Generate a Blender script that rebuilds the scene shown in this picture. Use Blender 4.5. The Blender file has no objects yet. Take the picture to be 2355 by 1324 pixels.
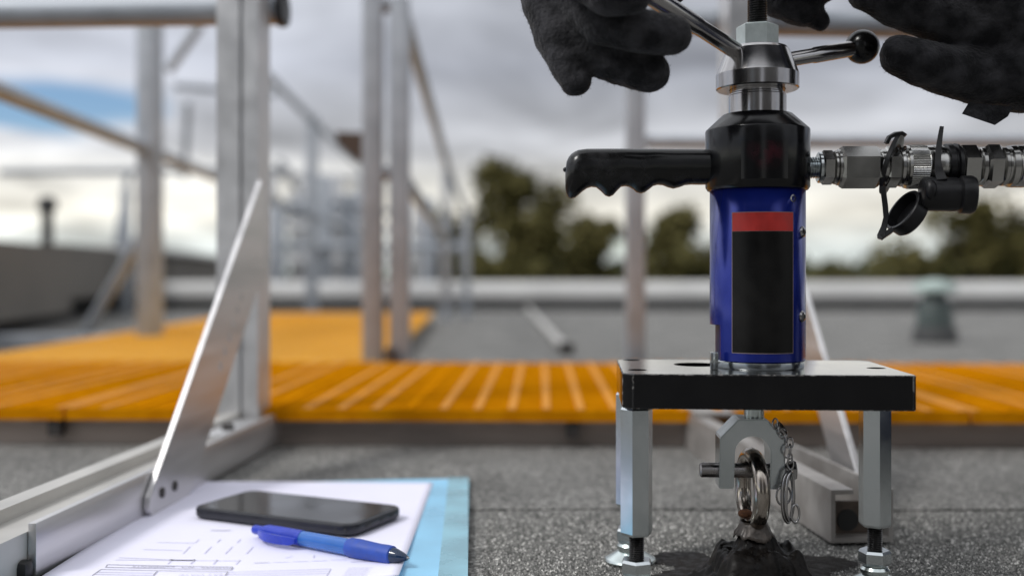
import bpy, bmesh, math, random
import numpy as np
from mathutils import Vector, Matrix, noise

random.seed(7)
np.random.seed(7)
PI = math.pi
S = bpy.context.scene
COL = S.collection

# ------------------------------------------------------------------ camera
CAMH = 0.195
F = 2420.0            # focal length in pixels of the 2355 px wide photograph
cam = bpy.data.cameras.new("camera")
cam.sensor_width = 36.0
cam.lens = F / 2355.0 * 36.0
cam.shift_y = -32.0 / 2355.0
cam.clip_start = 0.02
cam.clip_end = 3000
cam.dof.use_dof = True
cam.dof.focus_distance = 0.658
cam.dof.aperture_fstop = 3.1
camo = bpy.data.objects.new("camera", cam)
camo.location = (0, 0, CAMH)
camo.rotation_euler = (PI / 2, 0, 0)
COL.objects.link(camo)
S.camera = camo

# ------------------------------------------------------------------ render / view
S.render.engine = 'CYCLES'
S.view_settings.view_transform = 'Standard'
S.view_settings.look = 'None'
S.view_settings.exposure = 0.15
S.view_settings.gamma = 1.0
S.view_settings.use_curve_mapping = False
S.cycles.use_denoising = True
S.cycles.max_bounces = 8

# ------------------------------------------------------------------ world
SUN_EL = math.radians(48)
SUN_DIR = Vector((-0.55, -0.30, 0.0)).normalized() * math.cos(SUN_EL) + Vector((0, 0, math.sin(SUN_EL)))
world = bpy.data.worlds.new("World")
S.world = world
world.use_nodes = True
wn = world.node_tree
wn.nodes.clear()
def WN(t, **kw):
    n = wn.nodes.new(t)
    for k, v in kw.items():
        setattr(n, k, v)
    return n
def wl(a, b):
    wn.links.new(a, b)
wout = WN('ShaderNodeOutputWorld')
wbg = WN('ShaderNodeBackground')
wbg.inputs['Strength'].default_value = 0.1
wl(wbg.outputs[0], wout.inputs[0])
sky = WN('ShaderNodeTexSky')
sky.sky_type = 'NISHITA'
sky.sun_disc = False
sky.dust_density = 0.0
sky.ozone_density = 5.0
sky.sun_elevation = SUN_EL
sky.sun_rotation = math.atan2(SUN_DIR.x, SUN_DIR.y)
tc = WN('ShaderNodeTexCoord')
sep = WN('ShaderNodeSeparateXYZ')
wl(tc.outputs['Generated'], sep.inputs[0])
def wmath(op, a, b=None, clamp=False):
    n = WN('ShaderNodeMath', operation=op, use_clamp=clamp)
    for i, v in enumerate((a, b)):
        if v is None:
            continue
        if isinstance(v, (int, float)):
            n.inputs[i].default_value = v
        else:
            wl(v, n.inputs[i])
    return n.outputs[0]
zc = wmath('MAXIMUM', sep.outputs['Z'], 0.0)
den = wmath('ADD', zc, 0.16)
cx = wmath('DIVIDE', sep.outputs['X'], den)
cy = wmath('DIVIDE', sep.outputs['Y'], den)
comb = WN('ShaderNodeCombineXYZ')
wl(cx, comb.inputs[0]); wl(cy, comb.inputs[1])
cn = WN('ShaderNodeTexNoise')
cn.inputs['Scale'].default_value = 1.35
cn.inputs['Detail'].default_value = 6
cn.inputs['Roughness'].default_value = 0.55
cn.inputs['Distortion'].default_value = 0.5
mp = WN('ShaderNodeMapping')
mp.inputs['Location'].default_value = (3.1, 0.7, 0.0)
wl(comb.outputs[0], mp.inputs[0]); wl(mp.outputs[0], cn.inputs['Vector'])
# cloud colour by elevation
ramp = WN('ShaderNodeValToRGB')
wl(zc, ramp.inputs[0])
e = ramp.color_ramp.elements
e[0].position = 0.0; e[0].color = (0.56, 0.62, 0.60, 1)
e[1].position = 1.0; e[1].color = (0.92, 0.94, 0.98, 1)
for p, c in ((0.026, (0.64, 0.68, 0.66)), (0.056, (0.84, 0.81, 0.72)), (0.085, (0.69, 0.68, 0.64)),
             (0.115, (0.48, 0.49, 0.515)), (0.19, (0.385, 0.405, 0.46)), (0.30, (0.46, 0.48, 0.53)), (0.5, (0.68, 0.70, 0.74))):
    k = e.new(p); k.color = (c[0], c[1], c[2], 1)
# light and dark within the cloud
nr = WN('ShaderNodeMapRange')
nr.inputs['From Min'].default_value = 0.32; nr.inputs['From Max'].default_value = 0.68
nr.inputs['To Min'].default_value = 0.55; nr.inputs['To Max'].default_value = 1.42
wl(cn.outputs['Fac'], nr.inputs[0])
cm = WN('ShaderNodeVectorMath', operation='SCALE')
wl(ramp.outputs[0], cm.inputs[0]); wl(nr.outputs[0], cm.inputs['Scale'])
cs = WN('ShaderNodeVectorMath', operation='SCALE')
# the cloud is thinner and brighter towards the side the sun stands on
side = wmath('MULTIPLY', wmath('ADD', sep.outputs['X'], 0.16), -3.0)
side = wmath('MINIMUM', wmath('MAXIMUM', side, 0.0), 1.0)
side = wmath('ADD', wmath('MULTIPLY', side, 5.5), 10.0)
wl(cm.outputs[0], cs.inputs[0]); wl(side, cs.inputs['Scale'])
# thin open patches where the blue shows
on = WN('ShaderNodeTexNoise')
on.inputs['Scale'].default_value = 0.9
on.inputs['Detail'].default_value = 5
on.inputs['Distortion'].default_value = 0.4
mp2 = WN('ShaderNodeMapping')
mp2.inputs['Location'].default_value = (1.35, -2.72, 4.0)
wl(comb.outputs[0], mp2.inputs[0]); wl(mp2.outputs[0], on.inputs['Vector'])
# one gap in the cloud on the left of the view
dx = wmath('SUBTRACT', cx, -1.42); dy = wmath('SUBTRACT', cy, 3.02)
dx = wmath('MULTIPLY', dx, 1.15); dy = wmath('MULTIPLY', dy, 1.5)
d2 = wmath('SQRT', wmath('ADD', wmath('MULTIPLY', dx, dx), wmath('MULTIPLY', dy, dy)))
gap = wmath('SUBTRACT', 0.345, wmath('MULTIPLY', d2, 0.55))
gap = wmath('MAXIMUM', gap, 0.0)
gsum = wmath('ADD', on.outputs['Fac'], gap)
orr = WN('ShaderNodeMapRange')
orr.inputs['From Min'].default_value = 0.64; orr.inputs['From Max'].default_value = 0.74
wl(gsum, orr.inputs[0])
mix = WN('ShaderNodeMix', data_type='RGBA')
wl(orr.outputs[0], mix.inputs['Factor'])
wl(cs.outputs[0], mix.inputs['A']); wl(sky.outputs[0], mix.inputs['B'])
wl(mix.outputs['Result'], wbg.inputs['Color'])

# ------------------------------------------------------------------ sun (behind thin cloud)
sl = bpy.data.lights.new("sun", 'SUN')
sl.energy = 1.5
sl.angle = math.radians(14)
sl.color = (1.0, 0.975, 0.945)
so = bpy.data.objects.new("sun", sl)
so.rotation_euler = SUN_DIR.to_track_quat('Z', 'Y').to_euler()
so.location = (-3, -2, 5)
COL.objects.link(so)

# ------------------------------------------------------------------ helpers
def P(px, py, Y):
    """world point seen at photograph pixel (px, py) at distance Y"""
    return Vector(((px - 1177.5) * Y / F, Y, CAMH - (py - 630.0) * Y / F))
def G(px, py, z=0.0):
    Y = (CAMH - z) * F / (py - 630.0)
    return Vector(((px - 1177.5) * Y / F, Y, z))

def tag(o, label=None, cat=None, group=None, kind=None):
    if label: o['label'] = label
    if cat: o['category'] = cat
    if group: o['group'] = group
    if kind: o['kind'] = kind
    return o
def empty(name, loc=(0, 0, 0), rz=0.0):
    o = bpy.data.objects.new(name, None)
    o.empty_display_size = 0.05
    o.location = loc
    o.rotation_euler = (0, 0, rz)
    COL.objects.link(o)
    return o

class MB:
    def __init__(self):
        self.bm = bmesh.new()
    def quad_grid(self, rings, close_u=True, cap0=True, cap1=True):
        """rings: list of lists of points"""
        bm = self.bm
        vs = [[bm.verts.new(p) for p in r] for r in rings]
        n = len(vs[0])
        for a, b in zip(vs[:-1], vs[1:]):
            for j in range(n if close_u else n - 1):
                k = (j + 1) % n
                try:
                    bm.faces.new((a[j], a[k], b[k], b[j]))
                except ValueError:
                    pass
        if cap0 and len(vs[0]) > 2:
            bm.faces.new(list(reversed(vs[0])))
        if cap1 and len(vs[-1]) > 2:
            bm.faces.new(vs[-1])
        return vs
    def box(self, x0, x1, y0, y1, z0, z1, M=None, bevel=0.0):
        bm = self.bm
        c = [(x0, y0, z0), (x1, y0, z0), (x1, y1, z0), (x0, y1, z0), (x0, y0, z1), (x1, y0, z1), (x1, y1, z1), (x0, y1, z1)]
        if M is not None:
            c = [M @ Vector(p) for p in c]
        v = [bm.verts.new(p) for p in c]
        fs = [bm.faces.new([v[i] for i in f]) for f in ((0, 3, 2, 1), (4, 5, 6, 7), (0, 1, 5, 4), (1, 2, 6, 5), (2, 3, 7, 6), (3, 0, 4, 7))]
        if bevel:
            es = list({e for f in fs for e in f.edges})
            bmesh.ops.bevel(bm, geom=es, offset=bevel, segments=2, affect='EDGES', profile=0.5)
        return self
    def lathe(self, prof, segs=48, M=None, a0=0.0, cap=True):
        """prof: (r, z) from bottom to top, turned about z"""
        rings = []
        for r, z in prof:
            ring = []
            for j in range(segs):
                a = a0 + 2 * PI * j / segs
                p = Vector((r * math.cos(a), r * math.sin(a), z))
                ring.append(M @ p if M is not None else p)
            rings.append(ring)
        self.quad_grid(rings, True, cap, cap)
        return self
    def hexa(self, r, z0, z1, M=None, rot=0.0, c=0.0):
        if c:
            prof = [(r * 0.9, z0), (r, z0 + c), (r, z1 - c), (r * 0.9, z1)]
        else:
            prof = [(r, z0), (r, z1)]
        return self.lathe(prof, 6, M, rot)
    def tube(self, pts, r, segs=12, cap=True, flat=1.0, up=None):
        pts = [Vector(p) for p in pts]
        n = len(pts)
        rs = r if isinstance(r, (list, tuple)) else [r] * n
        T = []
        for i in range(n):
            a = pts[max(0, i - 1)]; b = pts[min(n - 1, i + 1)]
            T.append((b - a).normalized())
        u = Vector(up) if up is not None else (Vector((0, 0, 1)) if abs(T[0].z) < 0.9 else Vector((1, 0, 0)))
        u = (u - T[0] * u.dot(T[0])).normalized()
        rings = []
        for i in range(n):
            u = (u - T[i] * u.dot(T[i])).normalized()
            w = T[i].cross(u)
            rings.append([pts[i] + (u * math.cos(2 * PI * j / segs) * flat + w * math.sin(2 * PI * j / segs)) * rs[i] for j in range(segs)])
        self.quad_grid(rings, True, cap, cap)
        return self
    def sphere(self, c, r, seg=24, rings=14, sc=(1, 1, 1)):
        M = Matrix.Translation(c) @ Matrix.Diagonal((r * sc[0], r * sc[1], r * sc[2], 1))
        bmesh.ops.create_uvsphere(self.bm, u_segments=seg, v_segments=rings, radius=1.0, matrix=M)
        return self
    def torus(self, M, R, r, seg=40, mseg=12, sx=1.0, sy=1.0):
        rings = []
        for i in range(seg):
            a = 2 * PI * i / seg
            ring = []
            for j in range(mseg):
                b = 2 * PI * j / mseg
                q = R + r * math.cos(b)
                # keep wire round while the loop is stretched
                x = math.cos(a) * (R * sx + r * math.cos(b)); y = math.sin(a) * (R * sy + r * math.cos(b))
                ring.append(M @ Vector((x, y, r * math.sin(b))))
            rings.append(ring)
        rings.append(rings[0])
        bm = self.bm
        vs = [[bm.verts.new(p) for p in r_] for r_ in rings[:-1]]
        vs.append(vs[0])
        for a, b in zip(vs[:-1], vs[1:]):
            for j in range(mseg):
                k = (j + 1) % mseg
                bm.faces.new((a[j], b[j], b[k], a[k]))
        return self
    def poly(self, pts2, y0, y1, M=None):
        """outline in x,z pulled along y"""
        bm = self.bm
        f = lambda p: (M @ Vector(p)) if M is not None else Vector(p)
        A = [bm.verts.new(f((x, y0, z))) for x, z in pts2]
        B = [bm.verts.new(f((x, y1, z))) for x, z in pts2]
        bm.faces.new(A); bm.faces.new(list(reversed(B)))
        n = len(A)
        for i in range(n):
            k = (i + 1) % n
            bm.faces.new((A[k], A[i], B[i], B[k]))
        return self
    def build(self, name, mat, parent=None, smooth=35.0, recalc=True):
        if recalc:
            bmesh.ops.recalc_face_normals(self.bm, faces=self.bm.faces)
        me = bpy.data.meshes.new(name)
        self.bm.to_mesh(me); self.bm.free()
        if smooth:
            me.polygons.foreach_set('use_smooth', [True] * len(me.polygons))
            me.set_sharp_from_angle(angle=math.radians(smooth))
        o = bpy.data.objects.new(name, me)
        if mat: me.materials.append(mat)
        if parent: o.parent = parent
        COL.objects.link(o)
        return o

def along(p0, p1):
    """matrix whose z runs from p0 to p1"""
    p0 = Vector(p0); p1 = Vector(p1)
    q = (p1 - p0).to_track_quat('Z', 'Y')
    return Matrix.Translation(p0) @ q.to_matrix().to_4x4()

# ------------------------------------------------------------------ materials
def new_mat(name):
    m = bpy.data.materials.new(name)
    m.use_nodes = True
    nt = m.node_tree
    return m, nt, nt.nodes['Principled BSDF']
def rgba(c): return (c[0], c[1], c[2], 1.0)
def surf(name, col, rough=0.5, metal=0.0, var=0.15, scale=40.0, bump=0.0, bscale=None, rvar=0.1, col2=None, stretch=None, spec=None, detail=5.0,
         coat=0.0, lo=0.35, hi=0.65, bdist=0.001, aniso=0.0, trans=0.0, sheen=0.0):
    """principled with noise in colour, gloss and relief"""
    m, nt, b = new_mat(name)
    N = nt.nodes.new; L = nt.links.new
    tcn = N('ShaderNodeTexCoord')
    mpn = N('ShaderNodeMapping')
    if stretch: mpn.inputs['Scale'].default_value = stretch
    L(tcn.outputs['Object'], mpn.inputs[0])
    nz = N('ShaderNodeTexNoise')
    nz.inputs['Scale'].default_value = scale
    nz.inputs['Detail'].default_value = detail
    L(mpn.outputs[0], nz.inputs['Vector'])
    mr = N('ShaderNodeMapRange')
    mr.inputs['From Min'].default_value = lo; mr.inputs['From Max'].default_value = hi
    L(nz.outputs['Fac'], mr.inputs[0])
    mx = N('ShaderNodeMix'); mx.data_type = 'RGBA'
    L(mr.outputs[0], mx.inputs['Factor'])
    c2 = col2 if col2 else tuple(min(1.0, x * (1 + var)) for x in col)
    c1 = col if col2 else tuple(x * (1 - var) for x in col)
    mx.inputs['A'].default_value = rgba(c1); mx.inputs['B'].default_value = rgba(c2)
    L(mx.outputs['Result'], b.inputs['Base Color'])
    rr = N('ShaderNodeMapRange')
    rr.inputs['From Min'].default_value = lo; rr.inputs['From Max'].default_value = hi
    rr.inputs['To Min'].default_value = max(0.02, rough - rvar); rr.inputs['To Max'].default_value = min(1, rough + rvar)
    L(nz.outputs['Fac'], rr.inputs[0]); L(rr.outputs[0], b.inputs['Roughness'])
    b.inputs['Metallic'].default_value = metal
    if spec is not None: b.inputs['Specular IOR Level'].default_value = spec
    if coat: b.inputs['Coat Weight'].default_value = coat; b.inputs['Coat Roughness'].default_value = 0.12
    if aniso: b.inputs['Anisotropic'].default_value = aniso
    if trans: b.inputs['Transmission Weight'].default_value = trans
    if sheen: b.inputs['Sheen Weight'].default_value = sheen; b.inputs['Sheen Roughness'].default_value = 0.5
    if bump:
        bz = N('ShaderNodeTexNoise')
        bz.inputs['Scale'].default_value = bscale or scale * 3
        bz.inputs['Detail'].default_value = 6
        L(mpn.outputs[0], bz.inputs['Vector'])
        bp = N('ShaderNodeBump')
        bp.inputs['Strength'].default_value = bump
        bp.inputs['Distance'].default_value = bdist
        L(bz.outputs['Fac'], bp.inputs['Height']); L(bp.outputs[0], b.inputs['Normal'])
    return m

M = {}
M['anodised_black'] = surf('anodised_black', (0.0035, 0.0035, 0.0042), 0.20, 0.0, 0.3, 90, 0.03, 900, 0.03, spec=0.35, bdist=0.0002)
M['plate_top'] = surf('plate_top', (0.0045, 0.0045, 0.005), 0.11, 0.0, 0.0, 60, 0.0, 800, 0.05, col2=(0.030, 0.029, 0.028), lo=0.42, hi=0.85, spec=0.5, coat=0.9)
M['plate_black'] = surf('plate_black', (0.0030, 0.0030, 0.0038), 0.085, 0.0, 0.0, 70, 0.0, 800, 0.03, col2=(0.0045, 0.0045, 0.0052), spec=0.28, bdist=0.0002)
M['worn_edge'] = surf('worn_edge', (0.008, 0.008, 0.009), 0.3, 0.0, 0.0, 260, col2=(0.24, 0.23, 0.22), lo=0.50, hi=0.72, rvar=0.05)
M['anodised_blue'] = surf('anodised_blue', (0.010, 0.022, 0.215), 0.20, 0.45, 0.10, 60, 0.02, 700, 0.03, spec=0.6, bdist=0.0002)
M['navy_inner'] = surf('navy_inner', (0.006, 0.010, 0.04), 0.4)
M['scratch'] = surf('scratch', (0.16, 0.155, 0.15), 0.5, 0.3)
M['zinc'] = surf('zinc', (0.60, 0.635, 0.65), 0.21, 1.0, 0.0, 45, 0.05, 900, 0.05, col2=(0.52, 0.56, 0.57), bdist=0.0003)
M['zinc_bright'] = surf('zinc_bright', (0.60, 0.66, 0.65), 0.24, 1.0, 0.08, 80, 0.03, 700, 0.04, bdist=0.0003)
M['zinc_pale'] = surf('zinc_pale', (0.76, 0.83, 0.81), 0.42, 0.4, 0.0, 90, 0.05, 500, 0.08, col2=(0.54, 0.60, 0.58), lo=0.45, hi=0.75, bdist=0.0003)
M['steel'] = surf('steel', (0.42, 0.41, 0.41), 0.17, 1.0, 0.06, 60, 0.02, 500, 0.03, bdist=0.0002)
M['steel_dark'] = surf('steel_dark', (0.30, 0.285, 0.28), 0.28, 1.0, 0.2, 120, 0.06, 600, 0.1, bdist=0.0003)
M['coupling_steel'] = surf('coupling_steel', (0.42, 0.415, 0.40), 0.20, 1.0, 0.14, 50, 0.03, 500, 0.04, bdist=0.0003)
M['stainless'] = surf('stainless', (0.43, 0.385, 0.34), 0.22, 1.0, 0.0, 110, 0.10, 500, 0.1, col2=(0.20, 0.165, 0.135), bdist=0.0004, lo=0.45, hi=0.72)
M['rust'] = surf('rust', (0.13, 0.05, 0.02), 0.85, 0.0, 0.5, 400, 0.6, 900)
M['thread_black'] = surf('thread_black', (0.012, 0.011, 0.011), 0.38, 0.3, 0.3, 200)
M['rubber'] = surf('rubber', (0.005, 0.005, 0.0055), 0.32, 0.0, 0.0, 60, 0.12, 250, 0.10, spec=0.35, col2=(0.026, 0.026, 0.028), lo=0.5, hi=0.75, bdist=0.0006)
M['cap_rubber'] = surf('cap_rubber', (0.006, 0.006, 0.007), 0.36, 0.0, 0.3, 90, 0.06, 400, 0.08, spec=0.35)
M['label_red'] = surf('label_red', (0.46, 0.022, 0.016), 0.45, 0.0, 0.12, 120)
M['label_black'] = surf('label_black', (0.002, 0.002, 0.002), 0.40, 0.0, 0.0, 55, spec=0.22, col2=(0.009, 0.0085, 0.008), lo=0.3, hi=0.7)
M['label_edge'] = surf('label_edge', (0.22, 0.17, 0.17), 0.5)
M['bitumen'] = surf('bitumen', (0.0035, 0.003, 0.0028), 0.38, 0.0, 0.0, 130, 0.7, 260, 0.15, col2=(0.009, 0.0075, 0.0065), bdist=0.001, spec=0.14)
M['bitumen_skin'] = surf('bitumen_skin', (0.060, 0.050, 0.043), 0.38, 0.2, 0.4, 200, 0.6, 350, 0.1, bdist=0.0008)
M['bitumen_stain'] = surf('bitumen_stain', (0.006, 0.005, 0.0045), 0.6, 0.0, 0.0, 160, 1.0, 700, 0.2, col2=(0.018, 0.015, 0.013), bdist=0.001, spec=0.2)
M['aluminium'] = surf('aluminium', (0.58, 0.58, 0.585), 0.42, 0.65, 0.08, 30, 0.05, 250, 0.06, stretch=(1, 1, 1), bdist=0.0005)
M['aluminium_dull'] = surf('aluminium_dull', (0.36, 0.385, 0.42), 0.5, 0.3, 0.10, 18, 0.05, 200, 0.06, bdist=0.0005)
M['aluminium_plate'] = surf('aluminium_plate', (0.62, 0.61, 0.61), 0.38, 0.8, 0.12, 22, 0.06, 160, 0.08, stretch=(1, 0.15, 2), bdist=0.0005)
M['aluminium_aged'] = surf('aluminium_aged', (0.30, 0.28, 0.262), 0.5, 0.5, 0.0, 40, 0.1, 260, 0.08, col2=(0.42, 0.40, 0.38), bdist=0.0006)
M['rail_inside'] = surf('rail_inside', (0.10, 0.075, 0.06), 0.7, 0.2, 0.3, 120, 0.3, 400)
M['aluminium_mill'] = surf('aluminium_mill', (0.53, 0.515, 0.485), 0.5, 0.45, 0.08, 18, 0.05, 200, 0.06, bdist=0.0005)
M['beam'] = surf('beam', (0.30, 0.255, 0.225), 0.5, 0.4, 0.22, 14, 0.05, 180, 0.08, stretch=(0.3, 1, 2))
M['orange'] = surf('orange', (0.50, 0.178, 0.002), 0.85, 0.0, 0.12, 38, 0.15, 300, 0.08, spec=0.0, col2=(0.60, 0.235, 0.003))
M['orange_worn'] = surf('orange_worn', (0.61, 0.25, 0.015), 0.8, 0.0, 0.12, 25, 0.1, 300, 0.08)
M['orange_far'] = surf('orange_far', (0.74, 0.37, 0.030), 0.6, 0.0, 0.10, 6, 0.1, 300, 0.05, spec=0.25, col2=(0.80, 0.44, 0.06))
M['plastic_black'] = surf('plastic_black', (0.012, 0.012, 0.013), 0.45)
M['bolt_dark'] = surf('bolt_dark', (0.05, 0.045, 0.042), 0.5, 0.4)
M['paper'] = surf('paper', (0.79, 0.78, 0.91), 0.7, 0.0, 0.02, 10, spec=0.2)
M['ink'] = surf('ink', (0.40, 0.395, 0.45), 0.7, 0.0, 0.2, 900)
M['ink_pale'] = surf('ink_pale', (0.66, 0.65, 0.76), 0.7, 0.0, 0.1, 900)
M['folder'] = surf('folder', (0.28, 0.58, 0.80), 0.34, 0.0, 0.08, 14, 0.05, 60, 0.08, spec=0.5)
M['folder_band'] = surf('folder_band', (0.25, 0.47, 0.56), 0.30, 0.0, 0.14, 24, 0.1, 60, 0.08, spec=0.6)
M['phone_body'] = surf('phone_body', (0.012, 0.013, 0.019), 0.38, 0.0, 0.2, 60)
M['phone_glass'] = surf('phone_glass', (0.016, 0.0145, 0.013), 0.09, 0.0, 0.0, 30, col2=(0.016, 0.015, 0.014), rvar=0.05, spec=0.6)
M['pen_blue'] = surf('pen_blue', (0.014, 0.040, 0.42), 0.25, 0.0, 0.1, 60, spec=0.5)
M['pen_barrel'] = surf('pen_barrel', (0.06, 0.24, 0.72), 0.12, 0.0, 0.06, 60, trans=0.45, spec=0.5)
M['pen_grip'] = surf('pen_grip', (0.018, 0.065, 0.36), 0.5, 0.0, 0.1, 200, 0.1, 600)
M['pen_tip'] = surf('pen_tip', (0.02, 0.05, 0.12), 0.12, 0.0, 0.1, 200, trans=0.5)
M['glove'] = surf('glove', (0.0085, 0.0085, 0.010), 0.85, 0.0, 0.0, 75, 0.9, 420, 0.08, col2=(0.065, 0.064, 0.070), spec=0.15, lo=0.40, hi=0.80, bdist=0.0015, sheen=0.10, detail=8.0)
M['glove_navy'] = surf('glove_navy', (0.008, 0.009, 0.022), 0.7, 0.0, 0.4, 60, 0.5, 300, spec=0.2)
M['sleeve'] = surf('sleeve', (0.010, 0.014, 0.032), 0.8, 0.0, 0.3, 30, 0.4, 700, spec=0.2)
M['skin'] = surf('skin', (0.42, 0.25, 0.18), 0.5, 0.0, 0.08, 60)
M['hat_white'] = surf('hat_white', (0.75, 0.75, 0.73), 0.35)
M['hair'] = surf('hair', (0.03, 0.02, 0.014), 0.6)
M['wall_dark'] = surf('wall_dark', (0.155, 0.143, 0.127), 0.8, 0.0, 0.12, 4)
M['reflection_wall'] = surf('reflection_wall', (0.16, 0.155, 0.15), 0.8, 0.0, 0.1, 3)  # grey of the unseen blocks added for reflections
M['shade_black'] = surf('shade_black', (0.020, 0.020, 0.019), 0.8)  # near-black colour in place of shade in recesses, holes and sockets
M['parapet'] = surf('parapet', (0.62, 0.615, 0.60), 0.7, 0.0, 0.08, 3)
M['parapet_shade'] = surf('parapet_shade', (0.10, 0.10, 0.10), 0.8)  # dark tone paints in the shade beneath the coping
M['vent_green'] = surf('vent_green', (0.055, 0.074, 0.070), 0.5, 0.0, 0.25, 12)
M['vent_cap'] = surf('vent_cap', (0.33, 0.40, 0.375), 0.5, 0.0, 0.15, 12)
M['vent_dark'] = surf('vent_dark', (0.045, 0.046, 0.046), 0.7)
M['brown'] = surf('brown', (0.07, 0.045, 0.032), 0.7)
M['pipe_white'] = surf('pipe_white', (0.45, 0.44, 0.42), 0.5)
M['bark'] = surf('bark', (0.06, 0.045, 0.035), 0.9)
M['leaf'] = surf('leaf', (0.058, 0.058, 0.020), 0.7, 0.0, 0.0, 0.9, col2=(0.155, 0.135, 0.052), spec=0.1)
M['far_leaf'] = surf('far_leaf', (0.055, 0.066, 0.036), 0.8, 0.0, 0.3, 0.4, spec=0.1)
M['terrain'] = surf('terrain', (0.07, 0.085, 0.045), 0.95, 0.0, 0.3, 0.05)
M['white_wall'] = surf('white_wall', (0.7, 0.68, 0.64), 0.8)
M['roof_tile'] = surf('roof_tile', (0.22, 0.17, 0.15), 0.8)
M['far_pane'] = surf('far_pane', (0.05, 0.06, 0.07), 0.1)

def granular(name, scale, dark, light):
    m, nt, b = new_mat(name)
    N = nt.nodes.new; L = nt.links.new
    tcn = N('ShaderNodeTexCoord')
    v = N('ShaderNodeTexVoronoi'); v.inputs['Scale'].default_value = scale
    L(tcn.outputs['Object'], v.inputs['Vector'])
    hs = N('ShaderNodeSeparateColor'); L(v.outputs['Color'], hs.inputs[0])
    cr = N('ShaderNodeValToRGB'); L(hs.outputs[0], cr.inputs[0])
    e = cr.color_ramp.elements
    e[0].position = 0.0; e[0].color = rgba(dark)
    e[1].position = 1.0; e[1].color = rgba(light)
    k = e.new(0.7); k.color = rgba(tuple((a * 0.62 + b_ * 0.38) for a, b_ in zip(dark, light)))
    big = N('ShaderNodeTexNoise'); big.inputs['Scale'].default_value = 9; big.inputs['Detail'].default_value = 6
    L(tcn.outputs['Object'], big.inputs['Vector'])
    mr = N('ShaderNodeMapRange'); mr.inputs['From Min'].default_value = 0.3; mr.inputs['From Max'].default_value = 0.7
    mr.inputs['To Min'].default_value = 0.78; mr.inputs['To Max'].default_value = 1.2
    L(big.outputs['Fac'], mr.inputs[0])
    sc = N('ShaderNodeVectorMath'); sc.operation = 'SCALE'
    L(cr.outputs[0], sc.inputs[0]); L(mr.outputs[0], sc.inputs['Scale'])
    L(sc.outputs[0], b.inputs['Base Color'])
    b.inputs['Roughness'].default_value = 0.85
    b.inputs['Specular IOR Level'].default_value = 0.25
    bp = N('ShaderNodeBump'); bp.inputs['Strength'].default_value = 0.9; bp.inputs['Distance'].default_value = 0.0012; bp.invert = True
    L(v.outputs['Distance'], bp.inputs['Height']); L(bp.outputs[0], b.inputs['Normal'])
    return m
M['roof'] = granular('roof_granules', 500, (0.062, 0.062, 0.058), (0.40, 0.392, 0.372))
m, nt, b = new_mat('grain')
gi = nt.nodes.new('ShaderNodeNewGeometry')
cr = nt.nodes.new('ShaderNodeValToRGB')
nt.links.new(gi.outputs['Random Per Island'], cr.inputs[0])
ee = cr.color_ramp.elements
ee[0].color = (0.028, 0.028, 0.026, 1); ee[1].color = (0.80, 0.78, 0.74, 1)
k = ee.new(0.5); k.color = (0.125, 0.125, 0.117, 1)
k = ee.new(0.85); k.color = (0.29, 0.285, 0.268, 1)
nt.links.new(cr.outputs[0], b.inputs['Base Color'])
b.inputs['Roughness'].default_value = 0.7
M['grain'] = m

# maroon smudge of a worn print on black
m, nt, b = new_mat('worn_print')
N = nt.nodes.new; L = nt.links.new
tcn = N('ShaderNodeTexCoord')
nz = N('ShaderNodeTexNoise'); nz.inputs['Scale'].default_value = 75; nz.inputs['Detail'].default_value = 4
L(tcn.outputs['Object'], nz.inputs['Vector'])
cr = N('ShaderNodeValToRGB'); L(nz.outputs['Fac'], cr.inputs[0])
ee = cr.color_ramp.elements
ee[0].position = 0.40; ee[0].color = (0.010, 0.010, 0.012, 1)
ee[0].color = (0, 0, 0, 1); ee[1].position = 0.72; ee[1].color = (1, 1, 1, 1)
gm = N('ShaderNodeMapping'); gm.vector_type = 'TEXTURE'
gm.inputs['Location'].default_value = (0.0000, -0.0325, 0.2690); gm.inputs['Scale'].default_value = (0.0125, 0.03, 0.0125)
L(tcn.outputs['Object'], gm.inputs[0])
gr = N('ShaderNodeTexGradient'); gr.gradient_type = 'SPHERICAL'; L(gm.outputs[0], gr.inputs[0])
mm = N('ShaderNodeMath'); mm.operation = 'MULTIPLY'; L(gr.outputs['Fac'], mm.inputs[0]); L(cr.outputs[0], mm.inputs[1])
mx = N('ShaderNodeMix'); mx.data_type = 'RGBA'; L(mm.outputs[0], mx.inputs['Factor'])
mx.inputs['A'].default_value = (0.0035, 0.0035, 0.0042, 1); mx.inputs['B'].default_value = (0.085, 0.014, 0.024, 1)
L(mx.outputs['Result'], b.inputs['Base Color'])
b.inputs['Roughness'].default_value = 0.20; b.inputs['Specular IOR Level'].default_value = 0.35
M['worn_print'] = m

# ================================================================== THE ROOF AND ITS SURROUNDINGS
YAW = math.radians(-3.0)
# terrain far below, out to the horizon
mb = MB(); mb.lathe([(1500, -4.7), (1500, -4.5)], 64)
tag(mb.build('terrain', M['terrain'], smooth=0), kind='structure')

# roof: a near sheet of mineral felt and a far one lapped 2.5 mm over it
LAPY = 0.868
mb = MB(); mb.box(-9, 9, -6, LAPY + 0.08, -0.3, 0.0)
near = mb.build('roof', M['roof'], smooth=0); tag(near, kind='structure')
mb = MB()
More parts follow.
